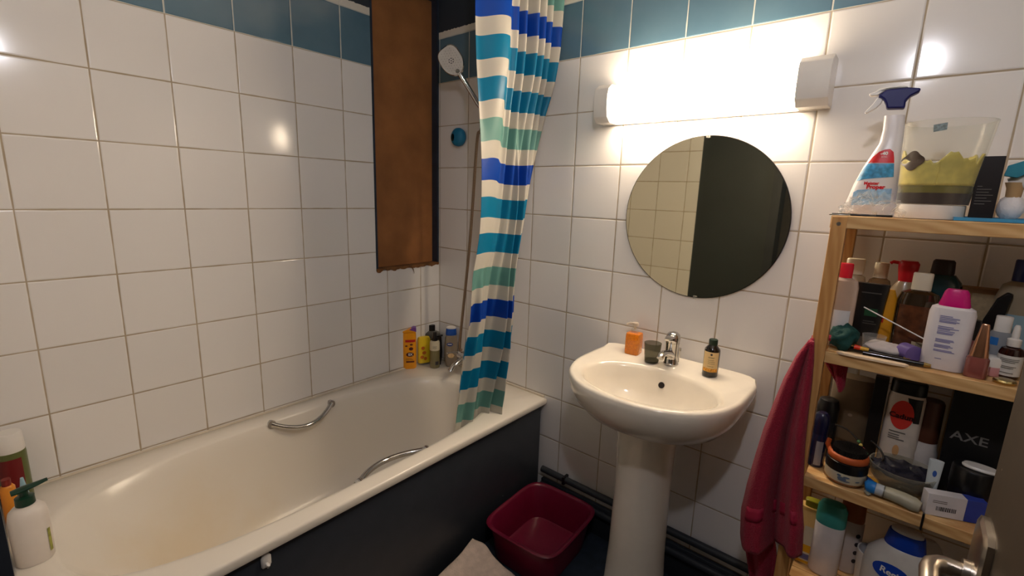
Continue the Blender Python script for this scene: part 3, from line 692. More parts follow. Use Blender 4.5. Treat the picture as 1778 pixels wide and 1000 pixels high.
disc('fruit_print', R['body'], r0*.25, .50*H, r0*.3, .04*H, brn, r_); disc('fruit_print', R['body'], -r0*.4, .57*H, r0*.18, .02*H, brn, r_); disc('fruit_print', R['body'], r0*.3, .60*H, r0*.22, .02*H, brn, r_)
lines(R['body'], -r0*.5, r0*.6, [.26*H, .23*H], .0015, brn, r_); decal('name_band', R['body'], -r0*.45, r0*.7, .16*H, .2*H, brn, r_)
l0, H, r0 = rimv(736, 632, 584, 21)
r_, R = vessel('shower_gel', 'short lemon yellow bottle between the golden bottle and the clear spray', 'bottle', l0, H, r0*.55, r0*1.05, [
    ('body', yel2, [(.95, .08), (1, .12), (1, .9), (.85, .98), (.5, 1.0)], 4), ('cap', CLEAR, [(.8, 0), (.86, .02), (.86, .075)], 3)], n=4, rz=.3)
for u_, z_, k_ in ((-.3, .62, .3), (-.1, .45, .34), (-.45, .30, .3), (.1, .24, .25)): disc('print', R['body'], u_*r0, z_*H, k_*r0, .06*H, mat('orange print', (200, 106, 30), .5), r_)
l0, H, r0 = rimv(748, 627, 565, 31)
grey = mat('grey body wash', (92, 90, 84), .3, var=.1)
r_, R = vessel('shampoo_bottle', 'wide dark grey bottle with black screw cap in the bath corner', 'bottle', (l0[0]-.004, l0[1]+.012, l0[2]), H, r0*.6, r0*.95, [
    ('body', grey, [(.93, 0), (1, .03), (1, .72), (.9, .79), (.45, .84)], 3), ('cap', BLACKP, [(.38, .84), (.38, .98), (.34, 1.0)], 2)], n=3)
l0, H, r0 = rimv(755, 637, 576, 19)
r_, R = vessel('spray_bottle', 'slim clear bottle with black mist cap and pale collar in the bath corner', 'bottle', l0, H, r0*.9, r0*.9, [
    ('body', mat('olive lotion', (118, 110, 74), .15, coat=.5, var=.1), [(.93, 0), (1, .03), (1, .50)], 2), ('label', mat('pale label', (206, 196, 170), .5), [(1.01, .50), (1.01, .70), (.9, .74), (.55, .76)], 2),
    ('cap', BLACKP, [(.6, .76), (.62, .80), (.42, .86), (.36, .98), (.3, 1.0)], 2)])
decal('dark_print', R['body'], r0*.1, r0*.7, .10*H, .2*H, INKD, r_)
lines(R['label'], -r0*.4, r0*.5, [.62*H, .58*H], .0015, INKD, r_)
l0, H, r0 = rimv(762, 632, 580, 10)
r_ = thing('razor', 'black handled razor standing behind the clear spray bottle', 'razor', (l0[0]+.006, l0[1]+.0, ZT), face(l0))
MB().tube([(0, 0, 0), (0, .006, .04), (0, .008, .07), (0, .004, H*.94)], [.006, .007, .006, .005], 12).build('handle', BLACKP, r_)
MB().bar((0, -.014, H*.94), (0, .016, H*.97), .012, .008).build('blade_head', BLACKP, r_, bevel=.002)
l0, H, r0 = rimv(786, 634, 566, 22)
r_, R = vessel('shower_gel', 'translucent grey bottle with blue and white cap beside the shower hose', 'bottle', (l0[0], min(l0[1], -.035), ZT), H, r0*.7, r0, [
    ('body', mat('frosty bottle', (176, 160, 140), .15, trans=.45, coat=.4), [(.75, 0), (.8, .02), (1, .2), (1.02, .5), (.95, .72), (.78, .79)], 2.4),
    ('cap', mat('blue cap', (22, 78, 168), .35), [(.78, .79), (.86, .81), (.78, .95), (.7, .955)], 2.2), ('cap_top', WHITEP, [(.72, .955), (.74, .985), (.6, 1.0)], 2.2)], n=2.4)
disc('badge', R['body'], -r0*.2, .58*H, r0*.5, .045*H, mat('badge blue', (40, 60, 120), .4), r_); lines(R['body'], -r0*.5, r0*.1, [.585*H], .003, LWHITE, r_, off=.0014, jit=0)
disc('oat_print', R['body'], 0, .30*H, r0*.5, .06*H, mat('oat print', (206, 176, 130), .5, var=.3, scale=200), r_)

# ------------------------------------------------------------------ bottles on the near corner of the bath
def nearv(px, py, x, toppy=None): P = onp(px, py, 0, x); return P
pt = nearv(58, 862, .36); top = nearv(58, 812, .36).z
H = pt.z-ZT
wpb = mat('white pump bottle', (224, 216, 208), .35, var=.02)
r_ = thing('soap_dispenser', 'big white pump bottle with dark green pump on near corner of bath', 'soap dispenser', (.385, -1.602, ZT), face((.385, -1.602)))
rg = [(0, 0, z*H, .033*f, .0345*f, 2.3) for f, z in ((.93, 0), (1, .03), (1.03, .5), (1.02, .78), (.93, .90), (.68, .97), (.45, 1.0))]
ROBJ[id(rg)] = MB().loft(rg).build('body', wpb, r_, smooth=50)
gm = mat('dark green pump', (14, 52, 36), .35)
MB().loft([(0, 0, H, .0155, .0155, 2), (0, 0, H+.002, .0175, .0175, 2), (0, 0, H+.02, .017, .017, 2), (0, 0, H+.022, .008, .008, 2), (0, 0, H+.034, .008, .008, 2)]).build('pump_collar', gm, r_)
MB().tube([(0, -.020, H+.036), (0, 0, H+.039), (0, .022, H+.042), (0, .042, H+.046)], [.010, .012, .009, .006], 14, flat=.55).build('pump_head', gm, r_)
decal('label_edge', rg, .026, .031, .02, .55*H, mat('green label edge', (150, 150, 70), .5, var=.4, scale=90), r_, off=.0015)
P = nearv(22, 752, .07)
H = P.z-ZT
r_, R = vessel('shampoo_bottle', 'tall green bottle with white cap and red label behind the white pump bottle', 'bottle', (.055, -1.606, ZT), H, .03, .031, [
    ('body', mat('olive green bottle', (96, 104, 56), .3), [(.93, 0), (1, .03), (1, .70), (.97, .74)], 2.3), ('cap', WHITEP, [(.96, .74), (.98, .76), (.93, .98), (.85, 1.0)], 2.1)])
decal('red_label', R['body'], -.028, .018, .2*H, .66*H, mat('dark red label', (110, 18, 22), .45), r_)
P = nearv(8, 820, .16)
r_, R = vessel('shower_gel', 'orange bottle squeezed in the corner behind the white pump bottle', 'bottle', (.17, -1.625, ZT), .125, .016, .015, [
    ('body', mat('orange plastic', (222, 140, 44), .35), [(.93, 0), (1, .03), (1, .8), (.7, .86)], 2.4), ('cap', mat('brown red cap', (120, 30, 22), .4), [(.6, .86), (.6, 1.0)], 2)])
r_, R = vessel('tube', 'thin pale blue tube upright behind the green pump head', 'tube', (.245, -1.598, ZT), .15, .011, .012, [
    ('cap', WHITEP, [(.9, 0), (.95, .1), (.95, .14)], 2), ('body', mat('pale blue tube', (150, 186, 200), .4), [(1, .14), (.9, .6), (.25, 1.0)], 2)])

# ------------------------------------------------------------------ wooden shelf unit
SX0, SX1, SYF = 1.727, 2.30, -.318
LV = [1.398, 1.078, .748, .440]
su = thing('shelf_unit', 'open pine shelf unit crammed with toiletries right of the washbasin', 'shelf', (SX0, 0, 0))
for (x_, y_) in ((0, SYF), (0, -.036), (SX1-SX0-.03, SYF), (SX1-SX0-.03, -.036)):
    MB().box((x_, y_, 0), (x_+.030, y_+.032, LV[0]-.002)).build('post', WOODZ, su, bevel=.0015)
for i, z in enumerate(LV):
    x0 = .0301 if i else -.002
    zt = z; th = .028
    f = MB().box((x0, SYF+.003, z-th), (SX1-SX0-x0, SYF+.024, z))
    f.build('front_rail', WOOD, su, bevel=.0015)
    s_ = MB()
    for k in range(6):
        y0 = SYF+.0265+k*.0475
        s_.box((x0+.0005, y0, z-.020), (SX1-SX0-x0, y0+.0455, z-.001))
    s_.build('shelf_board', WOOD, su, bevel=.001)
    MB().box((x0+.001, SYF+.03, z-.034), (x0+.018, -.04, z-.021)).build('side_rail', WOODZ, su)
MB().tube([(.015, SYF-.0004, LV[0]-.018), (.015, SYF+.002, LV[0]-.018)], .0045, 14).build('screw', STEEL, su)
Z1, Z2, Z3, Z4 = [z+.0005 for z in LV]

# ------------------------------------------------------------------ top shelf
loc, H, r0 = spot(1513, 155, -.17, Z1, 95)
loc = (onp(1513, 340, 1, -.17).x, -.17, Z1)
sp_ = thing('spray_bottle', 'white trigger spray bottle with dark blue collar on the top shelf', 'spray bottle', loc, face(loc))
Hs = onp(1560, 152, 1, -.17).z-Z1
W = r0
def yy(px, py): P = onp(px, py, 1, -.17); v = Vector((P.x-loc[0], 0, 0)); return P.x-loc[0]
rgs = []
for zf, l_, r2 in ((0, 1466, 1559), (.02, 1462, 1562), (.12, 1470, 1563), (.25, 1482, 1564), (.40, 1500, 1566), (.50, 1515, 1567), (.58, 1527, 1569), (.68, 1533, 1571), (.76, 1535, 1572), (.79, 1536, 1571)):
    py = 375-zf*222
    a, b = yy(l_, py), yy(r2, py); k = 1/ math.cos(face(loc)+PI/2)
    a *= cos(face(loc)+PI/2); b *= cos(face(loc)+PI/2)
    rgs.append((0, (a+b)/2, zf*Hs, min(.028, (b-a)/2*.75), (b-a)/2, 2.6))
ROBJ[id(rgs)] = MB().loft(rgs, 40).build('body', mat('white bottle', (228, 222, 222), .3, var=.01), sp_, smooth=60)
navy = mat('navy plastic', (12, 16, 92), .45)
def pxy(px, py): P = onp(px, py, 1, -.17); return ((P.x-loc[0])*cos(face(loc)+PI/2), P.z-Z1)
hd = MB(); hd.prism([pxy(*p) for p in ((1539, 190), (1571, 189), (1573, 176), (1581, 168), (1597, 160), (1599, 154), (1580, 153), (1540, 157), (1524, 168), (1534, 174), (1538, 182))], lambda a, b: (-.014, a, b), lambda a, b: (.014, a, b)); hd.build('spray_head', navy, sp_, bevel=.004, seg=3)
hd = MB(); hd.prism([pxy(*p) for p in ((1524, 167), (1540, 156), (1578, 152), (1570, 149), (1528, 155), (1521, 160), (1509, 164), (1511, 168))], lambda a, b: (-.009, a, b), lambda a, b: (.009, a, b)); hd.build('nozzle', WHITEP, sp_, bevel=.002)
hd = MB(); hd.prism([pxy(*p) for p in ((1533, 172), (1524, 170), (1514, 183), (1501, 196), (1504, 198), (1520, 189), (1530, 180))], lambda a, b: (-.006, a, b), lambda a, b: (.006, a, b)); hd.build('trigger', WHITEP, sp_, bevel=.0015)
def lab(px, py): a, b = pxy(px, py); return a, b
def poly_decal(name, pts, m, off, rings=rgs, parent=sp_):
    pts = [(p[0]+(q[0]-p[0])*k/6, p[1]+(q[1]-p[1])*k/6) for p, q in zip(pts, pts[1:]+pts[:1]) for k in range(6)]
    n = len(pts); cx = sum(p[0] for p in pts)/n; cz = sum(p[1] for p in pts)/n
    def sf(u, z):
        r = rint(rings, z); return onsurf(rings, u-r[1], z, off)
    mb = MB(); vs = [sf(cx, cz)]
    for k in (.2, .4, .6, .8, 1): vs += [sf(cx+(p[0]-cx)*k, cz+(p[1]-cz)*k) for p in pts]
    fs = [(0, 1+i, 1+(i+1) % n) for i in range(n)]
    for j in range(4): fs += [(1+j*n+i, 1+(j+1)*n+i, 1+(j+1)*n+(i+1) % n, 1+j*n+(i+1) % n) for i in range(n)]
    mb.add(vs, fs); return mb.build(name, m, ROBJ.get(id(rings), parent), fix=False)
poly_decal('label_top', [lab(*p) for p in ((1507, 284), (1515, 274), (1526, 265), (1536, 261), (1545, 260), (1551, 265), (1552, 275), (1552, 284))], mat('label red', (206, 24, 34), .4), .0008)
poly_decal('label_field', [lab(*p) for p in ((1487, 315), (1497, 297), (1507, 285), (1552, 285), (1551, 308), (1520, 310), (1500, 312))], mat('label blue', (70, 150, 196), .4, var=.4, scale=120), .0008)
poly_decal('label_foot', [lab(*p) for p in ((1478, 356), (1482, 334), (1489, 330), (1548, 328), (1545, 354))], mat('label pale blue', (150, 190, 222), .4, var=.3, scale=100), .0008)
def wr2(txt, size, px, py, m, bold=0, rings=rgs, parent=sp_, rot=0):
    a, b = lab(px, py); vs, fs = text_mesh(txt, size, bold); out = []
    for x, y, _ in vs:
        x, y = x*cos(rot)-y*sin(rot), x*sin(rot)+y*cos(rot)
        r = rint(rings, b+y); out.append(onsurf(rings, a+x-r[1], b+y, .0016))
    mb = MB(); mb.add(out, fs); return mb.build('writing', m, ROBJ.get(id(rings), parent), smooth=0, fix=False)
RT = mat('label red', (206, 24, 34))
wr2('-40', .0105, 1535, 268, LWHITE, .0004); wr2('EXTRA', .0035, 1535, 274, LWHITE)
wr2('Meister', .0095, 1513, 319, RT, .0004); wr2('Proper', .0125, 1520, 325.5, RT, .0006)

# crumpled clear wrapper in front of the spray bottle
random.seed(11)
lc = (onp(1508, 365, 1, -.262).x, -.262, Z1)
cw = thing('plastic_wrapper', 'crumpled clear plastic packaging lying before the white spray bottle', 'packaging', lc, 0)
def crum(a, b):
    th = 2*PI*a; ph = PI/2*b*.999
    v = Vector((cos(th)*cos(ph), sin(th)*cos(ph), sin(ph)))
    d_ = 1+.42*noise.noise(v*3.1+Vector((3, 1, 7)))+.22*noise.noise(v*8)+.1*random.uniform(-1, 1)*(0 if a in (0, 1) or b == 1 else 1)
    return (v.x*.058*d_, v.y*.030*d_, max(.001, v.z*.048*d_+.001))
MB().grid(crum, 34, 14).build('film', thin('crinkled film', (240, 240, 238), .10, .1, .45), cw, smooth=0)
lc = onp(1500, 375, 1, -.292)
t = thing('comb', 'flat black comb lying at the front edge of the top shelf', 'comb', (lc.x-.004, -.287, Z1), .06)
MB().box((-.058, -.004, 0), (.055, .006, .005)).build('spine', BLACKP, t, bevel=.002)
cb = MB()
for k in range(34): cb.box((-.055+k*.0032, .006, .0005), (-.0535+k*.0032, .024, .0038))
cb.build('teeth', BLACKP, t, smooth=0)
t = tag(MB().box((-.02, -.003, 0), (.02, .003, .003)).build('nail_clipper', CHROME, bevel=.001), 'small steel clipper at the left end of the top shelf', 'clipper'); t.location = (onp(1458, 375, 1, -.30).x, -.306, Z1); t.rotation_euler = (0, 0, .05)

# flared glass vase with residue on white base
vy = -.205
lv0 = onp(1617, 376, 1, vy); rb = (1672-1560)/2*depth(lv0)/FPX*.83; rt = (1733-1577)/2*depth(lv0)/FPX*.76
vz = onp(1650, 213, 1, vy).z-Z1
loc = (lv0.x-.006, vy, Z1)
va = thing('glass_vase', 'wide flared glass vase with yellow wax residue on a round white base', 'vase', loc, face(loc))
mk = 1.0
def vr(z): return rb+(rt-rb)*(z/vz)**1.1
MB().loft([(0, 0, 0, rb*.97, rb*.97, 2), (0, 0, .003, rb, rb, 2), (0, 0, vz*.145, rb, rb, 2), (0, 0, vz*.15, rb*.96, rb*.96, 2)], 48).build('white_base', WHITEP, va, smooth=40)
dy = .055*0
def tiltc(z): return .006*(z/vz)
vg = [(0, tiltc(z), z, vr(z), vr(z), 2) for z in (vz*.15, vz*.25, vz*.4, vz*.6, vz*.8, vz)]
gl = vg+[(0, g[1], g[2], g[3]-.0035, g[3]-.0035, 2) for g in reversed(vg[1:])]
MB().loft(gl, 56, cap=False).build('glass', thin('vase glass', (240, 240, 232), .05, .03, .35), va, smooth=60)
MB().loft([(0, tiltc(z*vz), z*vz, vr(z*vz)*.985, vr(z*vz)*.985, 2) for z in (.155, .27)], 48).build('dark_layer', mat('dark dried layer', (44, 22, 16), .3, coat=.4), va)
MB().loft([(0, tiltc(z*vz), z*vz, vr(z*vz)*.975, vr(z*vz)*.975, 2) for z in (.27, .345)], 48).build('oil_layer', mat('olive oil layer', (112, 104, 36), .1, coat=.6, var=.2), va)
def wax(a, b):
    th = 2*PI*a; hgt = vz*(.62+.16*noise.noise(Vector((cos(th)*2.1, sin(th)*2.1, 2)))+.10*noise.noise(Vector((cos(th)*5, sin(th)*5, 9))))
    z = vz*.345+(hgt-vz*.345)*b; r = vr(z)*.955
    return (r*cos(th), tiltc(z)+r*sin(th), z)
MB().grid(wax, 72, 10).build('wax', mat('dried yellow wax', (212, 196, 100), .45, var=.2, scale=40, trans=.1), va, solid=.004, smooth=60)
def vsurf(u, z, off=.0012): r = vr(z); return (math.sqrt(max(0, r*r-u*u))+off, tiltc(z)+u, z)
mb = MB(); cen = (-rt*.62, vz*.60)
out_ = [(cen[0]+.019*cos(q)*(1+.12*cos(4*q)), cen[1]+.0185*sin(q)*(1+.12*cos(4*q))) for q in [2*PI*k/32 for k in range(32)]]
mb.add([vsurf(*cen)]+[vsurf(*p) for p in out_], [(0, 1+i, 1+(i+1) % 32) for i in range(32)]); mb.build('dark_sticker', mat('brown sticker', (52, 34, 24), .45), va, fix=False)
mb = MB(); mb.prism([(-.018, 0), (.006, .004), (.007, -.012), (-.016, -.016)], lambda a, b: (vr(vz)*-.9-.002, tiltc(vz)+a-.01, vz+b+.006), lambda a, b: (vr(vz)*-.9-.001, tiltc(vz)+a-.01, vz+b+.006)); mb.build('paper_tag', mat('blue grey tag', (120, 140, 150), .6, var=.5, scale=200), va)

# tray with things right of the vase
lt = onp(1740, 380, 1, -.2)
tr = thing('tray', 'flat blue plastic tray at the right of the top shelf', 'tray', (lt.x+.01, -.2, Z1))
MB().box((-.085, -.075, 0), (.12, .075, .002)).build('tray_floor', mat('sky blue plastic', (64, 148, 196), .4), tr)
e_ = MB(); e_.box((-.085, -.078, 0), (.12, -.075, .007)); e_.box((-.085, .075, 0), (.12, .078, .007)); e_.box((-.088, -.078, 0), (-.085, .078, .007)); e_.box((.12, -.078, 0), (.123, .078, .007)); e_.build('tray_rim', MC['sky blue plastic'], tr)
ZTr = Z1+.0022
lb = onp(1712, 330, 1, -.215); hb2 = onp(1718, 272, 1, -.215).z-ZTr
bx = thing('carton', 'narrow black carton standing on the blue tray beside the vase', 'box', (lb.x, -.215, ZTr), face(lb))
MB().box((-.013, -.019, 0), (.013, .019, hb2)).build('box', mat('black carton', (24, 16, 14), .35), bx, bevel=.001)
vs, fs = text_mesh('EIEI', .009); mb = MB(); mb.add([(.0136, x, hb2*.45+y) for x, y, _ in vs], fs)
l_ = MB()
for k in range(7): l_.box((.0131, -.014, hb2*.25+k*.006), (.0136, -.014+.02*random.random()+.006, hb2*.25+k*.006+.0012))
l_.build('printed_lines', mat('grey print', (110, 104, 98), .6), bx, smooth=0)
lb = onp(1757, 350, 1, -.2)
sb = thing('shaving_brush', 'white fluffy brush with wooden neck standing on the blue tray', 'brush', (lb.x, -.2, ZTr), face(lb))
hb2 = onp(1760, 325, 1, -.2).z-ZTr
fl = MB()
def fluff(a, b):
    th = 2*PI*a; ph = -PI/2+PI*b; v = Vector((cos(th)*cos(ph), sin(th)*cos(ph), sin(ph))); d_ = 1+.12*noise.noise(v*6)+.05*noise.noise(v*16)
    return (v.x*.020*d_, v.y*.021*d_, .027+v.z*.0265*d_)
fl.grid(fluff, 36, 20).build('bristles', mat('white fluff', (232, 226, 224), .9, bump=.001, bscale=400), sb, smooth=60)
MB().tube([(0, 0, .048), (0, 0, .066), (0, 0, .078)], [.012, .013, .017], 18).build('neck', mat('tan wood', (186, 150, 104), .5), sb)
lz = onp(1765, 300, 1, -.2).z
hdz = thing('hair_clipper', 'white hair clipper with a teal face lying over the white brush', 'clipper', (lb.x+.035, -.2, lz+.005), face(lb), rot=(0, 0, face(lb)))
MB().tube([(0, -.045, -.028), (0, -.02, -.018), (0, .02, .004), (0, .07, .03), (0, .12, .05)], [.012, .022, .027, .027, .024], 24).build('body', WHITEP, hdz, smooth=60)
mb = MB(); mb.prism([(-.055, -.012), (-.052, .008), (-.015, .024), (.018, .036), (.008, .018), (-.02, -.006), (-.035, -.016)], lambda a, b: (.0285, a, b), lambda a, b: (.005, a, b)); mb.build('teal_face', mat('teal plastic', (40, 128, 150), .35), hdz, bevel=.001)
MB().tube([(0, -.048, -.03), (0, -.02, -.034), (0, .03, -.030)], [.007, .010, .006], 14, flat=.5).build('brown_underside', mat('brown rubber', (120, 92, 68), .6), hdz)

# ------------------------------------------------------------------ second shelf
def V(name, label, cat, px, py, y, z, wpx, parts, n=2, flat=1.0, rz=0, group=None):
    l_, H, r = spot(px, py, y, z, wpx)
    o, R = vessel(name, label, cat, l_, H, r*flat, r, parts, rz=rz, n=n, group=group); return o, R, H, r
redc = mat('red cap', (214, 26, 48), .35)
o, R, H, r = V('bottle', 'clear bottle with bright red cap at the left end of the second shelf', 'bottle', 1471, 457, -.235, Z2, 46, [
    ('body', mat('clear lotion bottle', (214, 196, 184), .06, trans=.55, ior=1.25), [(.92, 0), (1, .03), (1, .72), (.9, .80), (.45, .83)]), ('cap', redc, cap_(.46, .83, 1.0))], flat=.7)
decal('label', R['body'], -.8*r, .7*r, .10*H, .45*H, mat('pale grey label', (206, 208, 212), .4), o)
o, R, H, r = V('bottle', 'pale bottle with a cream flip cap behind the red-capped bottle', 'bottle', 1488, 449, -.125, Z2, 40, [
    ('body', mat('beige bottle', (168, 146, 112), .35), [(.92, 0), (1, .03), (1, .66), (.8, .78), (.5, .81)]), ('cap', CREAMP, [(.62, .81), (.66, .83), (.68, .985), (.6, 1.0)], 5)], flat=.65)
o, R, H, r = V('tube', 'black squeeze tube with green print standing next to the red-capped bottle', 'tube', 1516, 492, -.20, Z2, 48, [
    ('cap', mat('grey brown cap', (84, 76, 68), .4), [(.74, 0), (.76, .01), (.78, .17)], 3), ('body', mat('black tube', (20, 18, 18), .35, coat=.3), [(.78, .17), (.9, .55), (1.02, 1.0)], 3)], n=3, flat=.3)
lines(R['body'], -.55*r, .6*r, [.86*H, ], .003, mat('dim print', (70, 66, 62), .6), o, jit=0); decal('green_print', R['body'], -.2*r, .55*r, .50*H, .62*H, mat('green print', (26, 74, 46), .5), o); lines(R['body'], -.2*r, .6*r, [.42*H, .385*H], .0025, mat('dim print', (70, 66, 62)), o)
o, R, H, r = V('bottle', 'pale clear bottle with cream cap behind the black tube', 'bottle', 1533, 456, -.115, Z2, 34, [
    ('body', mat('brownish clear bottle', (160, 128, 88), .12, trans=.4, ior=1.2), [(.92, 0), (1, .03), (1, .70), (.85, .78), (.5, .81)]), ('cap', CREAMP, cap_(.6, .81, 1.0))], flat=.8)
o, R, H, r = V('tube', 'small golden yellow tube leaning by the black tube on the second shelf', 'tube', 1548, 503, -.185, Z2, 30, [
    ('cap', mat('amber cap', (190, 110, 30), .4), [(.7, 0), (.7, .13)]), ('body', mat('golden tube', (222, 152, 30), .4), [(.9, .14), (1.0, .4), (.95, .75), (.35, 1.0)])], flat=.45)
decal('red_print', R['body'], -.6*r, -.2*r, .45*H, .55*H, redl, o)
redp = mat('red pump', (190, 20, 30), .35)
o, R, H, r = V('pump_bottle', 'beige bottle with a red pump cap on the second shelf', 'bottle', 1580, 453, -.15, Z2, 46, [
    ('body', mat('beige lotion', (160, 138, 108), .3, coat=.3), [(.92, 0), (1, .03), (1, .50), (.9, .66), (.5, .77)]), ('pump_cap', redp, [(.48, .77), (.50, .80), (.62, .92), (.64, .97), (.5, 1.0)])], flat=.8)
MB().tube([(0, -.3*r, .965*H), (0, -.95*r, .975*H), (0, -1.1*r, .955*H)], .004, 8).build('spout', redp, o)
decal('label', R['body'], -.6*r, .1*r, .05*H, .28*H, mat('grey white label', (196, 196, 190), .5), o)
o, R, H, r = V('bottle', 'dark olive oil bottle with cream cap beside the red pump bottle', 'bottle', 1605, 474, -.20, Z2, 60, [
    ('body', mat('dark oil bottle', (50, 36, 20), .1, coat=.7, var=.3, scale=25), [(.92, 0), (1, .03), (1, .66), (.85, .76), (.45, .80)]), ('cap', CREAMP, cap_(.46, .80, 1.0))], n=2.6, flat=.6)
decal('brown_label', R['body'], -.8*r, .75*r, .08*H, .62*H, mat('brown amber label', (86, 48, 26), .3, var=.6, scale=50), o); decal('barcode', R['body'], .05*r, .62*r, .12*H, .2*H, mat('cream barcode', (170, 156, 124), .5), o, off=.0012)
mb = MB()
for k in range(9): mb.grid(lambda a, b, k=k: onsurf(R['body'], .25*r+k*.045*r*.8+.012*r*a, .13*H+.06*H*b, .0016), 1, 1)
mb.build('bars', INKD, o, fix=False)
o, R, H, r = V('bottle', 'dark teal bottle with brown cap at the back of the second shelf', 'bottle', 1641, 451, -.085, Z2, 62, [
    ('body', mat('dark teal bottle', (16, 56, 60), .25, coat=.3), [(.92, 0), (1, .03), (1, .62), (.9, .76), (.6, .84)]), ('cap', mat('dark brown cap', (50, 36, 28), .4), [(.5, .84), (.52, .86), (.48, .98), (.4, 1.0)])], n=2.4, flat=.6)
o, R, H, r = V('bottle', 'slim turquoise bottle squeezed behind the white bottle with magenta cap', 'bottle', 1622, 545, -.165, Z2, 18, [
    ('body', mat('turquoise bottle', (20, 110, 130), .3), [(.92, 0), (1, .03), (1, .9), (.7, 1.0)])])
mag = mat('magenta cap', (204, 14, 116), .35)
wpow = mat('white bottle magenta', (226, 220, 222), .35, var=.01)
l_, H, r = spot(1668, 503, -.262, Z2, 82)
l_ = (onp(1642, 600, 1, -.262).x, -.262, Z2)
r *= .76
o, R = vessel('bottle', 'large white bottle with magenta cap and blue print on the second shelf', 'bottle', l_, H, r*.6, r, [
    ('body', wpow, [(.93, 0), (.97, .015), (1.0, .3), (1.0, .70), (.93, .765), (.74, .79)], 3), ('cap', mag, [(.66, .79), (.68, .81), (.62, .86), (.52, .965), (.42, 1.0)], 2.6)], n=3)
zs = [.675, .655, .635, .615, .600, .545, .525, .510, .490, .470, .455, .385, .37, .355, .315, .30, .285, .25, .235]
mb = lines(R['body'], -.48*r, .42*r, [z*H for z in zs], .0016, mat('violet print', (128, 126, 178), .6), o, jit=.45)
lines(R['body'], -.35*r, -.05*r, [.14*H], .0014, MC['violet print'], o)
lb = onp(1707, 540, 1, -.075)
cb = thing('carton', 'brown cardboard carton at the back of the second shelf', 'box', (lb.x+.005, -.075, Z2), face(lb)+.12)
hb2 = onp(1707, 500, 1, -.075).z-Z2
MB().box((-.02, -.05, 0), (.02, .05, hb2)).build('box', mat('brown cardboard', (150, 116, 78), .7), cb, bevel=.001)
MB().box((.0202, -.032, .02), (.0207, .046, hb2*.93)).build('paper_label', mat('ribbed beige paper', (170, 148, 112), .7, var=.15, scale=120), cb, smooth=0)
lb = onp(1720, 560, 1, -.15)
hb2 = onp(1740, 506, 1, -.15).z-Z2
hbz = thing('hair_brush', 'curved black hairbrush standing tilted beyond the copper-capped nail polish', 'hairbrush', (lb.x-.005, -.15, Z2), face(lb))
mb = MB(); mb.prism([(-.012, 0), (.010, 0), (.016, .05), (.022, .10), (.030, hb2*.98), (.020, hb2), (.006, hb2*.9), (-.008, hb2*.6), (-.014, hb2*.3)], lambda a, b: (-.009, a, b), lambda a, b: (.009, a, b)); mb.build('body', BLACKP, hbz, bevel=.003)
MB().tube([(.0, -.002, .0), (.0, -.002, .03)], .0085, 12).build('pink_foot', mat('pink plastic', (220, 110, 160), .4), hbz)
# nail polish
lp = onp(1692, 652, 1, -.288); lp = (lp.x, -.283, Z2)
npz = thing('nail_polish', 'rosy nail polish bottle with tall copper cap at the second shelf front', 'nail polish', lp, face(lp))
hN = onp(1708, 562, 1, -.283).z-Z2
MB().loft([(0, 0, z*hN, rx, rx*1.25, 4) for z, rx in ((0, .0135), (.03, .0145), (.36, .0145), (.42, .010))], 32).build('bottle', mat('rosy polish', (150, 82, 74), .08, coat=.8, trans=.2), npz, smooth=40)
MB().loft([(0, 0, z*hN, rx, rx*1.15, 4) for z, rx in ((.38, .0125), (.41, .0130), (.98, .0055), (1.0, .0045))], 24).build('cap', mat('copper', (204, 150, 116), .2, .9), npz, smooth=40)
o, R, H, r = V('cosmetic_jar', 'small round pink jar with white lid beside the nail polish', 'jar', 1722, 618, -.235, Z2, 34, [
    ('jar', mat('pink jar', (222, 160, 164), .3), [(.95, 0), (1, .05), (1, .5)]), ('lid', WHITEP, [(1.02, .5), (1.03, .8), (.95, .97), (.8, 1.0)])])
o, R, H, r = V('bottle', 'clear bottle with white cap and blue label left of the dropper bottle', 'bottle', 1746, 549, -.195, Z2, 30, [
    ('body', mat('clear blue bottle', (196, 200, 206), .1, trans=.5, ior=1.2), [(.92, 0), (1, .03), (1, .66), (.85, .72)]), ('cap', WHITEP, cap_(.72, .72, 1.0))], flat=.8)
decal('label', R['body'], -.8*r, -.1*r, .48*H, .62*H, mat('blue label', (50, 120, 196), .4), o)
l_, H, r = spot(1769, 565, -.235, Z2, 34)
o, R = vessel('dropper_bottle', 'small dark brown dropper bottle with white pipette top on the second shelf', 'bottle', (onp(1752, 630, 1, -.235).x, -.235, Z2), H, r*.95, r*.95, [
    ('body', mat('amber glass', (44, 14, 8), .08, coat=.8), [(.92, 0), (1, .03), (1, .48), (.85, .56), (.4, .60)]), ('label', mat('white label', (214, 212, 206), .5), [(1.02, .06), (1.02, .44)]), ('collar', WHITEP, [(.55, .60), (.58, .61), (.58, .73), (.35, .75)]), ('bulb', WHITEP, [(.3, .75), (.32, .8), (.28, .95), (.18, 1.0)])])
lines(R['label'], -.7*r, .7*r, [.38*H, .35*H, .32*H, .24*H, .21*H, .12*H], .0014, mat('grey print', (110, 104, 98)), o)
o, R, H, r = V('bottle', 'large beige bottle with navy cap at the right back of the second shelf', 'bottle', 1788, 452, -.12, Z2, 64, [
    ('body', mat('beige blue bottle', (150, 136, 112), .35), [(.92, 0), (1, .03), (1, .62), (.8, .76), (.45, .80)]), ('cap', mat('navy cap', (26, 38, 96), .35), cap_(.5, .80, 1.0))], flat=.7)
decal('label', R['body'], -.9*r, .9*r, .12*H, .5*H, mat('pale blue label', (140, 168, 180), .5), o)
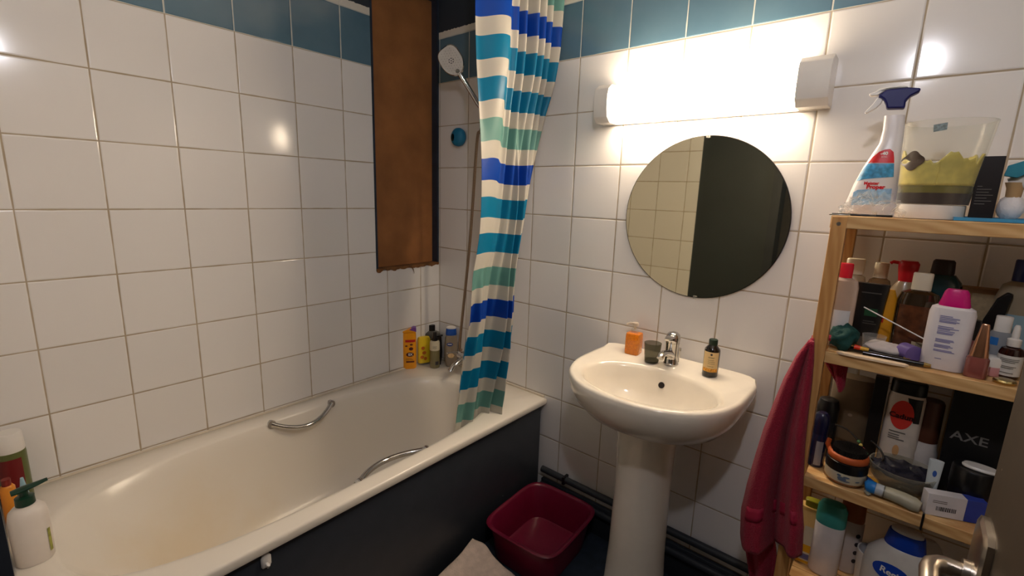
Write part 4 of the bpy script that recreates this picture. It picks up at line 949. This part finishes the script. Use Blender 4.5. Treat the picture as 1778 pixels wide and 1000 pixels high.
o, R, H, r = V('bottle', 'little pink bottle with black cap behind the white bottle with magenta cap', 'bottle', 1690, 555, -.215, Z2, 26, [
    ('body', mat('pink bottle', (170, 104, 110), .3), [(.92, 0), (1, .03), (1, .6)]), ('cap', BLACKP, cap_(.9, .6, 1.0))])

# low clutter along the second shelf
def blob(name, part, label, cat, px, py, y, z, sx, sy, sz, m, seed=1, amp=.2, parts=None, grp=None):
    P = onp(px, py, 1, y); t = thing(name, label, cat, (P.x, y, z), 0, grp)
    def fn(a, b):
        th = 2*PI*a; ph = -PI/2+PI*b; v = Vector((cos(th)*cos(ph), sin(th)*cos(ph), sin(ph))); d_ = 1+amp*noise.noise(v*1.8+Vector((seed, seed*2, 0)))+amp*.5*noise.noise(v*5+Vector((seed, 0, 4)))
        return (v.x*sx*d_, v.y*sy*d_, max(.0006, sz+v.z*sz*d_))
    MB().grid(fn, 36, 20).build(part, m, t, smooth=70); return t
blob('drawstring_pouch', 'pouch', 'dark green cloth pouch at the left end of the second shelf', 'pouch', 1464, 585, -.262, Z2, .030, .030, .029, mat('dark green cloth', (16, 66, 62), .8, bump=.002, bscale=60), 5, .35)
lc = onp(1515, 590, 1, -.235)
t = thing('plastic_cup', 'small clear plastic cup standing behind the black pencils', 'cup', (lc.x+.002, -.232, Z2))
MB().loft([(0, 0, z, r2, r2, 2) for z, r2 in ((0, .019), (.04, .024), (.04, .0228), (.002, .018), (.0018, .001))], 32, cap=False).build('cup', CLEAR, t)
lc = onp(1494, 590, 1, -.262)
t = thing('lipstick', 'tiny red and yellow tube lying in front of the clear cup', 'lipstick', (lc.x, -.276, Z2+.013), .0)
MB().tube([(-.009, 0, .001), (.003, 0, 0)], .0055, 12).build('red_end', mat('bright red', (220, 60, 30), .4), t); MB().tube([(.003, 0, 0), (.019, 0, -.001)], .0048, 12).build('yellow_end', mat('yellow plastic', (220, 170, 50), .4), t)
lc = onp(1548, 605, 1, -.25)
t = blob('cotton_pack', 'bag', 'clear bag of white cotton pads lying on the second shelf', 'packaging', 1535, 603, -.245, Z2, .040, .026, .016, mat('cotton pads', (206, 196, 192), .7), 2, .18)
lc = onp(1571, 598, 1, -.245)
t = thing('pad_roll', 'white and violet round pack lying beside the cotton bag', 'packaging', (lc.x, -.245, Z2+.0195), -.9)
MB().tube([(0, 0, 0), (.03, 0, 0)], .019, 24).build('roll', mat('violet film', (116, 96, 160), .3), t); MB().tube([(-.001, 0, 0), (0.0, 0, 0)], .0165, 24).build('end_label', mat('round label', (216, 208, 196), .5, var=.2, scale=120), t)
lc = onp(1600, 603, 1, -.23)
t = thing('carton', 'small violet box lying left of the large white bottle', 'box', (lc.x-.004, -.218, Z2), .2); MB().box((-.018, -.016, 0), (.02, .016, .026)).build('box', mat('violet card', (84, 70, 150), .5), t, bevel=.001)
lc = onp(1523, 610, 1, -.285)
for (px, py, y_, L_, a_, zz, lab_, ) in ((1505, 606, -.270, .135, -.10, .006, 'longer black cosmetic pencil lying along the second shelf'), (1545, 615, -.2885, .12, -.02, .006, 'black pencil nearest the pale nail file')):
    lc = onp(px+12, py, 1, y_)
    t = thing('cosmetic_pencil', lab_, 'pencil', (lc.x, y_, Z2+zz), a_)
    MB().tube([(-L_/2, 0, 0), (L_/2-.012, 0, 0)], .0058, 12).build('barrel', mat('glossy black', (14, 12, 14), .15, coat=.5), t); MB().tube([(L_/2-.012, 0, 0), (L_/2, 0, 0)], [.0058, .004], 12).build('metal_end', mat('gold', (180, 150, 90), .3, .9), t)
lc = onp(1512, 616, 1, -.306)
t = tag(MB().loft([(0, 0, 0, .066, .0105, 4), (0, 0, .0045, .066, .0105, 4)], 48).build('nail_file', mat('pale wood file', (236, 210, 178), .6)), 'pale rounded nail file lying on the front rail of the second shelf', 'nail file'); t.location = (lc.x+.002, -.3115, Z2); t.rotation_euler = (0, 0, -.0)
p, q = onp(1500, 533, 1, -.235), onp(1607, 590, 1, -.255)
t = thing('cotton_swab', 'thin white stick sloping over the clutter on the second shelf', 'stick', tuple((p+q)/2))
c_ = (p+q)/2; MB().tube([p-c_, q-c_], .0015, 8).build('stick', WHITEP, t)
lc = onp(1750, 660, 1, -.29)
t = thing('compact', 'little gold rimmed compact lying at the right front of the second shelf', 'compact', (lc.x-.004, -.290, Z2)); MB().loft([(0, 0, 0, .017, .017, 2), (0, 0, .005, .018, .018, 2)], 28).build('base', MC['gold'], t); MB().loft([(0, 0, .005, .018, .018, 2), (0, 0, .008, .016, .016, 2), (0, 0, .009, .01, .01, 2)], 28).build('lid', mat('golden lid', (196, 176, 120), .15, .9), t)

# ------------------------------------------------------------------ third shelf
o, R, H, r = V('deodorant', 'small navy bottle with silver label at the left end of the third shelf', 'bottle', 1430, 716, -.235, Z3, 26, [
    ('body', mat('navy bottle', (24, 30, 62), .2, coat=.5), [(.92, 0), (1, .03), (1, .55), (.9, .62)]), ('cap', mat('midnight cap', (20, 22, 54), .25), [(.95, .62), (.95, .85), (.8, .96), (.5, 1.0)])])
decal('label', R['body'], -.2*r, .6*r, .05*H, .5*H, mat('silver label', (150, 148, 150), .35), o)
o, R, H, r = V('bottle', 'black bottle with domed cap behind the navy deodorant', 'bottle', 1441, 690, -.15, Z3, 34, [
    ('body', mat('charcoal bottle', (34, 34, 36), .25), [(.92, 0), (1, .03), (1, .55), (.95, .62)]), ('cap', BLACKP, [(.97, .62), (.98, .85), (.8, .97), (.4, 1.0)])])
o, R, H, r = V('bottle', 'tall taupe bottle standing under the red towel corner on the third shelf', 'bottle', 1488, 655, -.10, Z3, 66, [
    ('body', mat('taupe bottle', (112, 96, 76), .35), [(.94, 0), (1, .02), (1, .93), (.9, 1.0)])], n=2.6, flat=.6)
disc('emblem', R['body'], 0, .55*H, .1*r, .02*H, mat('pale emblem', (150, 130, 110), .5), o)
lb = onp(1517, 720, 1, -.15)
hb2 = onp(1527, 655, 1, -.15).z-Z3
t = thing('carton', 'tall narrow black box left of the white bottle with red disc', 'box', (lb.x+.004, -.14, Z3), face(lb)); MB().box((-.015, -.014, 0), (.015, .014, hb2)).build('box', mat('black card', (18, 15, 14), .5), t, bevel=.001)
l_, H, r = spot(1588, 662, -.14, Z3, 66)
l_ = (onp(1566, 735, 1, -.14).x, -.14, Z3)
r *= .78
o, R = vessel('body_lotion', 'white bottle with large red disc and black cap on third shelf', 'bottle', l_, H, r*.6, r, [
    ('body', mat('cream white bottle', (222, 210, 196), .35, var=.02), [(.93, 0), (1, .02), (1.0, .45), (1.0, .82), (.93, .86), (.9, .87)], 2.8), ('cap', BLACKP, [(.96, .87), (.97, .88), (.95, .985), (.85, 1.0)], 2.8)], n=2.8)
decal('black_corner', R['body'], .1*r, .85*r, .60*H, .845*H, BLACKP, o, shape=lambda b: (.55*r-.50*r*b, .85*r-.0*r))
disc('red_disc', R['body'], -.08*r, .66*H, .62*r, .15*H, mat('coral red', (222, 62, 52), .4), o, off=.0013)
write(R['body'], 'Cadum', .0180, -.04*r, .645*H, mat('dark red writing', (60, 12, 20), .5), o, off=.0022, bold=.0006, sx=1.0)
lines(R['body'], -.6*r, .3*r, [.475*H, .445*H, .42*H, .40*H], .0028, mat('grey print', (110, 104, 98)), o, jit=.35)
disc('drop_print', R['body'], -.05*r, .28*H, .18*r, .06*H, mat('oil drop print', (206, 160, 110), .4), o)
decal('black_band', R['body'], -.55*r, .3*r, .17*H, .195*H, BLACKP, o); decal('red_band', R['body'], -.5*r, .1*r, .09*H, .13*H, mat('coral red', (222, 62, 52)), o)
o, R, H, r = V('bottle', 'white ribbed bottle with brown cap right of the white bottle with red disc', 'bottle', 1621, 695, -.125, Z3, 42, [
    ('body', mat('ribbed white bottle', (210, 204, 200), .4), [(.85, 0), (1, .06), (.86, .13), (1, .2), (.86, .27), (1, .34), (.85, .42), (.8, .5)]), ('cap', mat('reddish brown cap', (84, 46, 30), .4), [(.82, .5), (.82, .55), (.8, .97), (.7, 1.0)])])
lb = onp(1690, 740, 1, -.16); hb2 = .29
t = thing('gift_box', 'large black box with grey lettering at the right of the third shelf', 'box', (lb.x+.034, -.135, Z3), face(lb)+.05)
MB().box((-.03, -.075, 0), (.03, .085, hb2)).build('box', mat('matt black card', (15, 14, 15), .5), t, bevel=.0015)
vs, fs = text_mesh('AXE', .030, .0004); mb = MB()
P = onp(1692, 765, 1, -.165); mb.add([(.0306, x*1.15-.034, P.z-Z3+y) for x, y, _ in vs], fs); mb.build('writing', mat('silver grey writing', (128, 126, 124), .4), t, smooth=0, fix=False)
# jar with brush on top
loc_j = onp(1461, 825, 1, -.272); loc_j = (loc_j.x+.006, -.268, Z3)
hj = onp(1462, 795, 1, -.268).z-Z3; hj += .006; rj = 30*depth(Vector(loc_j)+Vector((0, 0, .05)))/FPX
o, R = vessel('cream_jar', 'round jar with white picture band and black lid at the third shelf front', 'jar', loc_j, hj, rj, rj, [
    ('jar', mat('amber jar base', (150, 96, 60), .15, coat=.5), [(.75, 0), (.88, .06), (.95, .16)]), ('label', mat('cream band', (212, 204, 180), .5), [(.96, .16), (1, .2), (1, .58)]), ('lid', mat('black lid', (18, 16, 18), .3), [(1.02, .58), (1.03, .60), (1.02, .97), (.95, 1.0)])])
for u_, z_, a_, b_ in ((-.1, .36, .22, .07), (.1, .45, .16, .04), (-.25, .47, .1, .05), (.0, .29, .3, .03), (.62, .33, .1, .03)): disc('sketch', R['label'], u_*rj, z_*hj, a_*rj, b_*hj, mat('blue grey sketch', (92, 106, 128), .5), o)
lt_ = (loc_j[0], loc_j[1], loc_j[2]+hj+.0005)
hbq = thing('hair_brush', 'round brush with black bristles and orange rim lying on the cream jar', 'hairbrush', lt_, face(lt_))
MB().loft([(0, 0, z, r2, r2, 2) for z, r2 in ((0, rj*.98), (.003, rj*1.0), (.012, rj*.98), (.015, rj*.9))], 40).build('rim', mat('burnt orange', (176, 82, 36), .5), hbq, smooth=50)
MB().tube([(-.01, -.9*rj, .006), (-.01, -1.05*rj, .016), (-.012, -1.0*rj, .03)], [.007, .006, .005], 10).build('rim_tab', MC['burnt orange'], hbq)
bb = MB(); random.seed(5)
for k in range(420):
    q = k*2.39996; rr_ = rj*.86*math.sqrt((k+.5)/420); x_, y_ = rr_*cos(q), rr_*sin(q); h_ = .033+.004*random.random()-.01*(rr_/rj)**2
    bb.add([(x_-.0014, y_, .014), (x_+.0014, y_, .014), (x_, y_+.0014, .014), (x_*1.06, y_*1.06, h_)], [(0, 1, 3), (1, 2, 3), (2, 0, 3)])
tag(bb.build('bristles', BLACKP, hbq, smooth=0), kind='stuff')
MB().loft([(0, 0, .013, rj*.84, rj*.84, 2), (0, 0, .027, rj*.78, rj*.78, 2)], 32).build('pad', BLACKP, hbq)
# bead loop
pts = [onp(*p, 1, y) for p, y in (((1450, 737), -.19), ((1470, 745), -.19), ((1488, 762), -.20), ((1496, 775), -.21), ((1506, 790), -.22), ((1522, 802), -.22), ((1534, 797), -.20), ((1528, 780), -.18), ((1512, 765), -.175))]
pts = [Vector((p.x, p.y, max(p.z, Z3+.006))) for p in pts]; c_ = pts[3].copy(); c_.z = Z3
t = thing('headband', 'thin dark headband with coloured beads lying on the third shelf', 'headband', tuple(c_))
MB().tube([p-c_ for p in catm(pts, 6)], .0025, 8).build('band', mat('dark elastic', (34, 28, 22), .4), t)
for k, cc in enumerate(((60, 110, 60), (190, 170, 80), (180, 90, 90), (90, 140, 110))):
    p = catm(pts, 6)[14+k*3]-c_; MB().loft([(p.x, p.y, p.z+.0045*sin(a), .0045*max(.1, cos(a)), .0045*max(.1, cos(a)), 2) for a in (-1.4, -.8, 0, .8, 1.4)], 12).build('bead', mat('bead %d' % cc[0], cc, .3), t)
# glass bowl
lb = onp(1567, 822, 1, -.2); wpx = 47*depth(lb)/FPX
t = thing('glass_bowl', 'shallow clear bowl with dark contents in the middle of the third shelf', 'bowl', (lb.x-.002, -.226, Z3))
hbw = .062
MB().loft([(0, 0, z*hbw, r2*wpx, r2*wpx*.95, 2) for z, r2 in ((0, .5), (.1, .62), (.5, .9), (1, 1.0), (1, .96), (.52, .86), (.14, .6), (.12, .05))], 44, cap=False).build('bowl', thin('bowl glass', (200, 196, 180), .15, .08, .4), t, smooth=60)
def heap(a, b):
    th = 2*PI*a; rr_ = wpx*.88*b; return (rr_*cos(th), rr_*sin(th)*.95, hbw*.80+.014*noise.noise(Vector((rr_*cos(th)*40, rr_*sin(th)*40, 1))))
MB().grid(heap, 36, 8).build('dark_contents', mat('dark hair clips', (24, 24, 40), .5, var=.5, scale=60), t, smooth=0, solid=.004)
# epilator: blue end, grey body
p = onp(1503, 838, 1, -.298); q = onp(1602, 868, 1, -.298); c_ = Vector(((p.x+q.x)/2, -.298, Z3+.017)); hL = (q.x-p.x)/2
t = thing('epilator', 'grey handheld epilator with bright blue head lying on third shelf front', 'epilator', tuple(c_), -.05)
MB().tube([(-hL*.35, 0, .001), (-hL*.05, .001, .001), (hL*.35, .0, 0), (hL*.75, -.004, -.002), (hL*.98, -.006, -.003)], [.0135, .0145, .0155, .0165, .0120], 20).build('body', mat('grey beige plastic', (160, 156, 138), .4), t, smooth=60)
MB().tube([(-hL*.62, 0, .002), (-hL*.34, 0, .001)], [.0138, .0138], 20).build('pale_band', mat('pale blue grey', (176, 182, 190), .4), t, smooth=60)
MB().tube([(-hL*1.0, 0, .001), (-hL*.92, 0, .002), (-hL*.62, 0, .002)], [.009, .0145, .0142], 20).build('blue_head', mat('bright blue plastic', (30, 120, 200), .4), t, smooth=60)
MB().tube([(-hL*.31, 0, .001), (-hL*.29, 0, .001)], .0150, 20).build('dark_ring', BLACKP, t); MB().bar((-hL*.95, -.008, -.006), (-hL*.78, -.012, -.014), .01, .004).build('grey_tip', MC['grey beige plastic'], t)
p, q = onp(1508, 807, 1, -.255), onp(1524, 828, 1, -.265); c_ = Vector(((p.x+q.x)/2, -.25, Z3+.008))
t = tag(MB().tube([(-.016, .014, .004), (.014, -.012, 0)], .0075, 12, flat=.6).build('lighter', mat('mid blue plastic', (40, 90, 180), .35)), 'small blue lighter lying beside the cream jar', 'lighter'); t.location = c_
t = tag(MB().box((-.032, -.022, 0), (.03, .022, .002)).build('card', mat('yellow card', (214, 166, 60), .5), smooth=0), 'yellow card lying under the blue lighter', 'card'); t.location = (c_.x+.006, -.238, Z3); t.rotation_euler = (0, 0, -.5)
o, R, H, r = V('tube', 'tiny white tube with blue mark standing behind the white and blue carton', 'tube', 1627, 799, -.25, Z3, 19, [
    ('cap', WHITEP, [(.75, 0), (.8, .15), (.8, .3)]), ('body', mat('white blue tube', (206, 216, 220), .4), [(.8, .3), (.95, .7), (1.05, 1.0)])], flat=.4)
disc('mark', R['body'], .1*r, .72*H, .3*r, .07*H, mat('mark blue', (50, 90, 170), .5), o)
# white and blue carton, leaning on the front
p = onp(1652, 866, 1, -.275)
t = thing('carton', 'white and blue medicine carton with barcode at the third shelf front', 'box', (p.x+.010, -.268, Z3+.0), face(p)+.50)
wb_, hb2 = .058, .052
MB().box((-.012, -wb_, .000), (.012, .012, hb2)).build('white_part', mat('white card', (214, 210, 214), .5), t, bevel=.0006)
MB().box((-.0121, .0122, .0001), (.0121, wb_*.82, hb2+.0001)).build('blue_part', mat('blue card', (48, 66, 158), .45), t, bevel=.0006)
bars = MB(); random.seed(2); u_ = -.040
while u_ < -.004: w_ = random.choice((.0008, .0014, .002)); bars.box((.0121, u_, .014), (.0124, u_+w_, .024)); u_ += w_+random.choice((.0009, .0014))
bars.build('barcode', INKD, t, smooth=0)
bars = MB()
for k in range(2): bars.box((.0121, -.048, .032+k*.004), (.0124, -.022, .0335+k*.004))
bars.build('printed_lines', MC['grey print'], t, smooth=0)
o, R, H, r = V('cosmetic_jar', 'wide black jar with a white lid piece right of the barcode carton', 'jar', 1694, 812, -.212, Z3, 58, [
    ('jar', mat('navy black jar', (18, 18, 34), .3), [(.93, 0), (1, .05), (1, .55)]), ('lid', BLACKP, [(1.03, .55), (1.04, .6), (1.03, .95), (.95, 1.0)])])
MB().loft([(.1*r, .2*r, H+.0015, r*.45, r*.8, 2.5), (.1*r, .2*r, H+.004, r*.47, r*.82, 2.5), (.1*r, .2*r, H+.008, r*.4, r*.74, 2.5)], 32).build('loose_top', WHITEP, o)
p = onp(1607, 880, 1, -.321)
t = tag(MB().bar((0, 0, .012), (0, 0, -.030), .007, .004).build('hair_clip', BLACKP, bevel=.001), 'black hair clip hanging over the third shelf front rail', 'clip'); t.location = (p.x, -.3215, Z3)

# ------------------------------------------------------------------ bottom shelf
l_, H, r = spot(1415, 868, -.20, Z4, 50)
l_ = (onp(1408, 925, 1, -.20).x, -.20, Z4)
o, R = vessel('shower_gel', 'cream and yellow refill bottle with lime cap at the left of the bottom shelf', 'bottle', l_, H, r*.5, r, [
    ('body', mat('cream yellow bottle', (226, 190, 120), .4), [(.95, 0), (1, .02), (1.02, .6), (.95, .86), (.85, .9)], 4), ('cap', mat('lime cap', (150, 148, 40), .4), [(.6, .9), (.62, .99), (.55, 1.0)], 4)], n=4)
decal('yellow_field', R['body'], -.95*r, .95*r, .02*H, .5*H, mat('strong yellow', (220, 164, 30), .4), o); decal('white_label', R['body'], -.4*r, .5*r, .32*H, .62*H, mat('pale label', (206, 196, 170)), o, off=.001); decal('barcode', R['body'], -.5*r, .2*r, .06*H, .2*H, mat('pale label', (206, 196, 170)), o, off=.001); lines(R['body'], -.4*r, .1*r, [(.09+.015*k)*H for k in range(6)], .0022, INK, o, off=.0016, jit=0)
l_, H, r = spot(1450, 872, -.215, Z4, 44)
l_ = (onp(1436, 940, 1, -.215).x, -.215, Z4)
o, R = vessel('shampoo_bottle', 'white bottle with a rounded turquoise cap on the bottom shelf', 'bottle', l_, H, r*.7, r, [
    ('body', mat('white shampoo bottle', (216, 208, 206), .35), [(.93, 0), (1, .02), (1, .69), (.96, .70)], 2.4), ('cap', mat('turquoise cap', (64, 156, 146), .4), [(.98, .70), (1.02, .74), (.98, .92), (.8, .98), (.45, 1.0)], 2.2)], n=2.4)
l_, H, r = spot(1487, 868, -.16, Z4, 42)
o, R = vessel('shampoo_bottle', 'white bottle with a brown orange cap right of the turquoise-capped bottle', 'bottle', (onp(1474, 930, 1, -.16).x, -.16, Z4), H, r*.6, r*.9, [
    ('body', mat('off white bottle', (206, 196, 190), .4), [(.93, 0), (1, .02), (1, .70), (.9, .72)], 2.4), ('cap', mat('rusty cap', (150, 84, 36), .4), [(.9, .72), (.95, .74), (.9, .96), (.7, 1.0)], 2.2)], n=2.4)
for k in range(4): disc('print', R['body'], .6*r, (.2+.12*k)*H, .15*r, .03*H, INKD, o)
p = onp(1514, 975, 1, -.19)
t = thing('tub', 'open white tub with blue inside left of the bottle with blue oval badge', 'tub', (p.x, -.19, Z4), 0, rot=(.0, .0, .2))
ht = onp(1510, 955, 1, -.19).z-Z4
MB().loft([(0, 0, z*ht, r2, r2, 2) for z, r2 in ((0, .029), (.1, .031), (1, .035), (1, .032), (.5, .028))], 36, cap=False).build('tub_wall', WHITEP, t, smooth=50)
MB().loft([(0, 0, ht*.55, .028, .028, 2), (0, 0, ht*.8, .022, .022, 2), (0, 0, ht*.86, .012, .012, 2)], 30).build('blue_contents', mat('blue gel', (44, 62, 160), .35, var=.5, scale=60), t)
l_, H, r = spot(1585, 922, -.232, Z4, 104)
l_ = (onp(1565, 975, 1, -.232).x, -.232, Z4)
o, R = vessel('body_lotion', 'big white bottle with blue collar and oval badge on the bottom shelf', 'bottle', l_, H, r*.6, r, [
    ('body', mat('milky bottle', (206, 202, 196), .35), [(.9, 0), (1, .03), (1.02, .45), (.95, .62), (.62, .76), (.55, .775)], 2.4), ('collar', mat('royal blue cap', (24, 66, 176), .3), [(.54, .775), (.56, .79), (.48, .95), (.44, .955)], 2.2), ('cap', mat('pale cap top', (206, 206, 206), .35), [(.43, .955), (.42, .985), (.3, 1.0)], 2.2)], n=2.4)
disc('badge', R['body'], -.20*r, .52*H, .5*r, .10*H, mat('royal blue cap', (24, 66, 176)), o)
write(R['body'], 'Regia', .021, -.18*r, .52*H, LWHITE, o, off=.0022, bold=.0005, rot=-.1)
l_, H, r = spot(1615, 938, -.12, Z4, 44)
o, R = vessel('bottle', 'white bottle with a red patch behind the bottle with blue oval badge', 'bottle', l_, H, r*.6, r, [
    ('body', mat('white red bottle', (200, 196, 190), .4), [(.93, 0), (1, .03), (1, .8), (.7, .93), (.4, 1.0)])])
decal('red_patch', R['body'], -.3*r, .7*r, .6*H, .78*H, redl, o)

# ------------------------------------------------------------------ red towel over the shelf's left end
tw, nt = new_mat('crimson terry cloth')
o_ = N(nt, 'ShaderNodeOutputMaterial'); b_ = N(nt, 'ShaderNodeBsdfPrincipled'); L(nt, b_.outputs[0], o_.inputs[0])
tc_ = N(nt, 'ShaderNodeTexCoord'); n1 = N(nt, 'ShaderNodeTexNoise'); n1.inputs['Scale'].default_value = 320; L(nt, tc_.outputs['Object'], n1.inputs['Vector'])
n2 = N(nt, 'ShaderNodeTexNoise'); n2.inputs['Scale'].default_value = 14; L(nt, tc_.outputs['Object'], n2.inputs['Vector'])
L(nt, mixc(nt, math_(nt, 'ADD', math_(nt, 'MULTIPLY', n1.outputs[0], .5), math_(nt, 'MULTIPLY', n2.outputs[0], .5)), lin((116, 6, 34)), lin((166, 14, 54))), b_.inputs['Base Color']); b_.inputs['Roughness'].default_value = .9
b_.inputs['Sheen Weight'].default_value = .1; b_.inputs['Sheen Roughness'].default_value = .5
bq = N(nt, 'ShaderNodeBump'); bq.inputs['Distance'].default_value = .003; L(nt, n1.outputs[0], bq.inputs['Height']); L(nt, bq.outputs[0], b_.inputs['Normal'])
TL = [(590, 1409), (620, 1384), (660, 1362), (700, 1345), (750, 1325), (800, 1309), (850, 1294), (890, 1285), (935, 1283), (950, 1284)]
TR = [(590, 1411), (620, 1411), (660, 1408), (700, 1403), (760, 1397), (820, 1394), (870, 1393), (900, 1396), (935, 1394), (950, 1393)]
def tabv(tab, v):
    for (a, x), (b, y) in zip(tab, tab[1:]):
        if a <= v <= b: return x+(y-x)*(v-a)/(b-a)
    return tab[-1][1]
to = (1.72, -.33, 1.10)
t = thing('towel', 'crimson towel hanging from the left end of the pine shelf unit', 'towel', to)
def tow(a, b):
    py = 592+(945-592)*b; l_, r_ = tabv(TL, py), tabv(TR, py)
    px = l_+(r_-l_)*a
    yv = -.332-.012*b-.010*sm(b, .75, .9)
    k = .25+.75*b
    yv += k*(.030*cos(2*PI*1.55*a+.9)+.007*cos(2*PI*3.7*a+1.2*b)) + .03*(1-a)*b
    py += 6*sin(2*PI*a*1.0)*b+ (6*a)*b
    P = onp(px, py, 1, -.332); return tuple(Vector((P.x, yv, P.z))-Vector(to))
MB().grid(tow, 60, 70).build('main_drop', tw, t, smooth=180, solid=.009, fix=False)
def border(a, b):
    py = 872+20*b; l_, r_ = tabv(TL, py), tabv(TR, py); px = l_+1+(r_-l_-2)*a
    q = (py-592)/353; P = Vector(tow(a, q))
    return tuple(P+Vector((0, -.0066, 0)))
MB().grid(border, 60, 3).build('woven_band', mat('flat woven crimson', (146, 14, 52), .7), t, smooth=180, solid=.0015, fix=False)
def tail(a, b):
    py = 925+85*b; l_ = 1292+12*b; r_ = 1340+6*sin(3*b)
    P = onp(l_+(r_-l_)*a, py, 1, -.29); return tuple(Vector((P.x, -.292+.010*sin(9*a), P.z))-Vector(to))
MB().grid(tail, 16, 16).build('under_layer', tw, t, smooth=180, solid=.009, fix=False)
def over(a, b):
    # passes behind the corner post, over the board, and drops inside below the second shelf
    path = [onp(1409, 592, 1, -.322), Vector((1.738, -.278, 1.098)), Vector((1.762, -.275, 1.098)), Vector((1.785, -.27, 1.086))]
    pts = catm([Vector(p) for p in path], 6); k = b*(len(pts)-1); i = int(min(k, len(pts)-2)); P = pts[i].lerp(pts[i+1], k-i)
    wd = .030
    return tuple(P+Vector((.0, wd*(a-.5)+.01, .008*sin(PI*a)))-Vector(to))
MB().grid(over, 8, 24).build('fold_over_shelf', tw, t, smooth=180, solid=.008, fix=False)
def hang(a, b):
    P = onp(1452+48*a-18*b*(1-a)*0, 640, 1, -.27); zt_ = LV[1]-.036
    w0 = .050*(1-.75*b); x = 1.778+.012*b+w0*(a-.5)+.006*b; return tuple(Vector((x, -.262+.006*sin(8*a), zt_-.052*b-.02*b*sin(PI*a)))-Vector(to))
MB().grid(hang, 14, 14).build('hanging_corner', tw, t, smooth=180, solid=.007, fix=False)

# ------------------------------------------------------------------ floor things
bk = mat('burgundy plastic', (112, 14, 46), .35, coat=.2)
wt = thing('wash_tub', 'burgundy plastic washing-up bowl on the floor between bath and basin', 'bowl', (.908, -.246, 0), .05)
def wring(hx, hy, z, n=5.5): return (0, 0, z, hx, hy, n)
rw = [wring(.125, .150, .002), wring(.135, .160, .006), wring(.153, .178, .148), wring(.166, .191, .151), wring(.168, .193, .156), wring(.164, .189, .160), wring(.155, .180, .159), wring(.149, .174, .151), wring(.132, .157, .012), wring(.122, .147, .008)]
MB().loft(rw, 72).build('bowl', bk, wt, smooth=50)
mt_m = mat('beige terry mat', (206, 188, 176), .95, var=.12, scale=40, bump=.003, bscale=220)
bm2 = thing('bath_mat', 'rumpled beige towelling mat on the floor beside the bath', 'bath mat', (.95, -.80, 0))
def matf(a, b):
    p00, p10, p01, p11 = Vector((.745, -.475, 0)), Vector((.775, -1.25, 0)), Vector((1.14, -.445, 0)), Vector((1.32, -1.20, 0))
    P = p00.lerp(p10, a).lerp(p01.lerp(p11, a), b)
    edge = max(0, 1-a*3.5)*max(0, 1-b*1.05)
    z = .012+.014*(noise.noise(Vector((P.x*7, P.y*7, 0)))+.6)+.006*noise.noise(Vector((P.x*20, P.y*20, 3)))+.075*edge**1.1+.03*max(0, 1-abs(a-.25)*4)*max(0, 1-b*2)
    P.x += .01*noise.noise(Vector((a*4, 1, 0))); P.y += .02*noise.noise(Vector((b*4, 5, 0)))
    return (P.x-.95, P.y+.80, max(.006, z))
MB().grid(matf, 60, 50).build('mat', mt_m, bm2, smooth=180, solid=.010, fix=False)

# ------------------------------------------------------------------ groups of like things
for o in C.objects:
    if o.parent is None and o.get('category') in ('bottle', 'tube', 'box', 'jar') and 'group' not in o:
        z, c = o.location.z, o['category']
        where = 'on the rim of the bath' if o.location.x < .7 else 'on the top shelf' if z > 1.3 else 'on the second shelf' if z > 1.0 and o.location.x > 1.6 else 'on the third shelf' if z > .7 and o.location.x > 1.6 else 'on the bottom shelf' if o.location.x > 1.6 else None
        if where and sum(1 for q in C.objects if q.parent is None and q.get('category') == c and abs(q.location.z-z) < .03 and (q.location.x < .7) == (o.location.x < .7)) > 1:
            o['group'] = {'bottle': 'bottles ', 'tube': 'tubes ', 'box': 'boxes ', 'jar': 'jars '}[c]+where
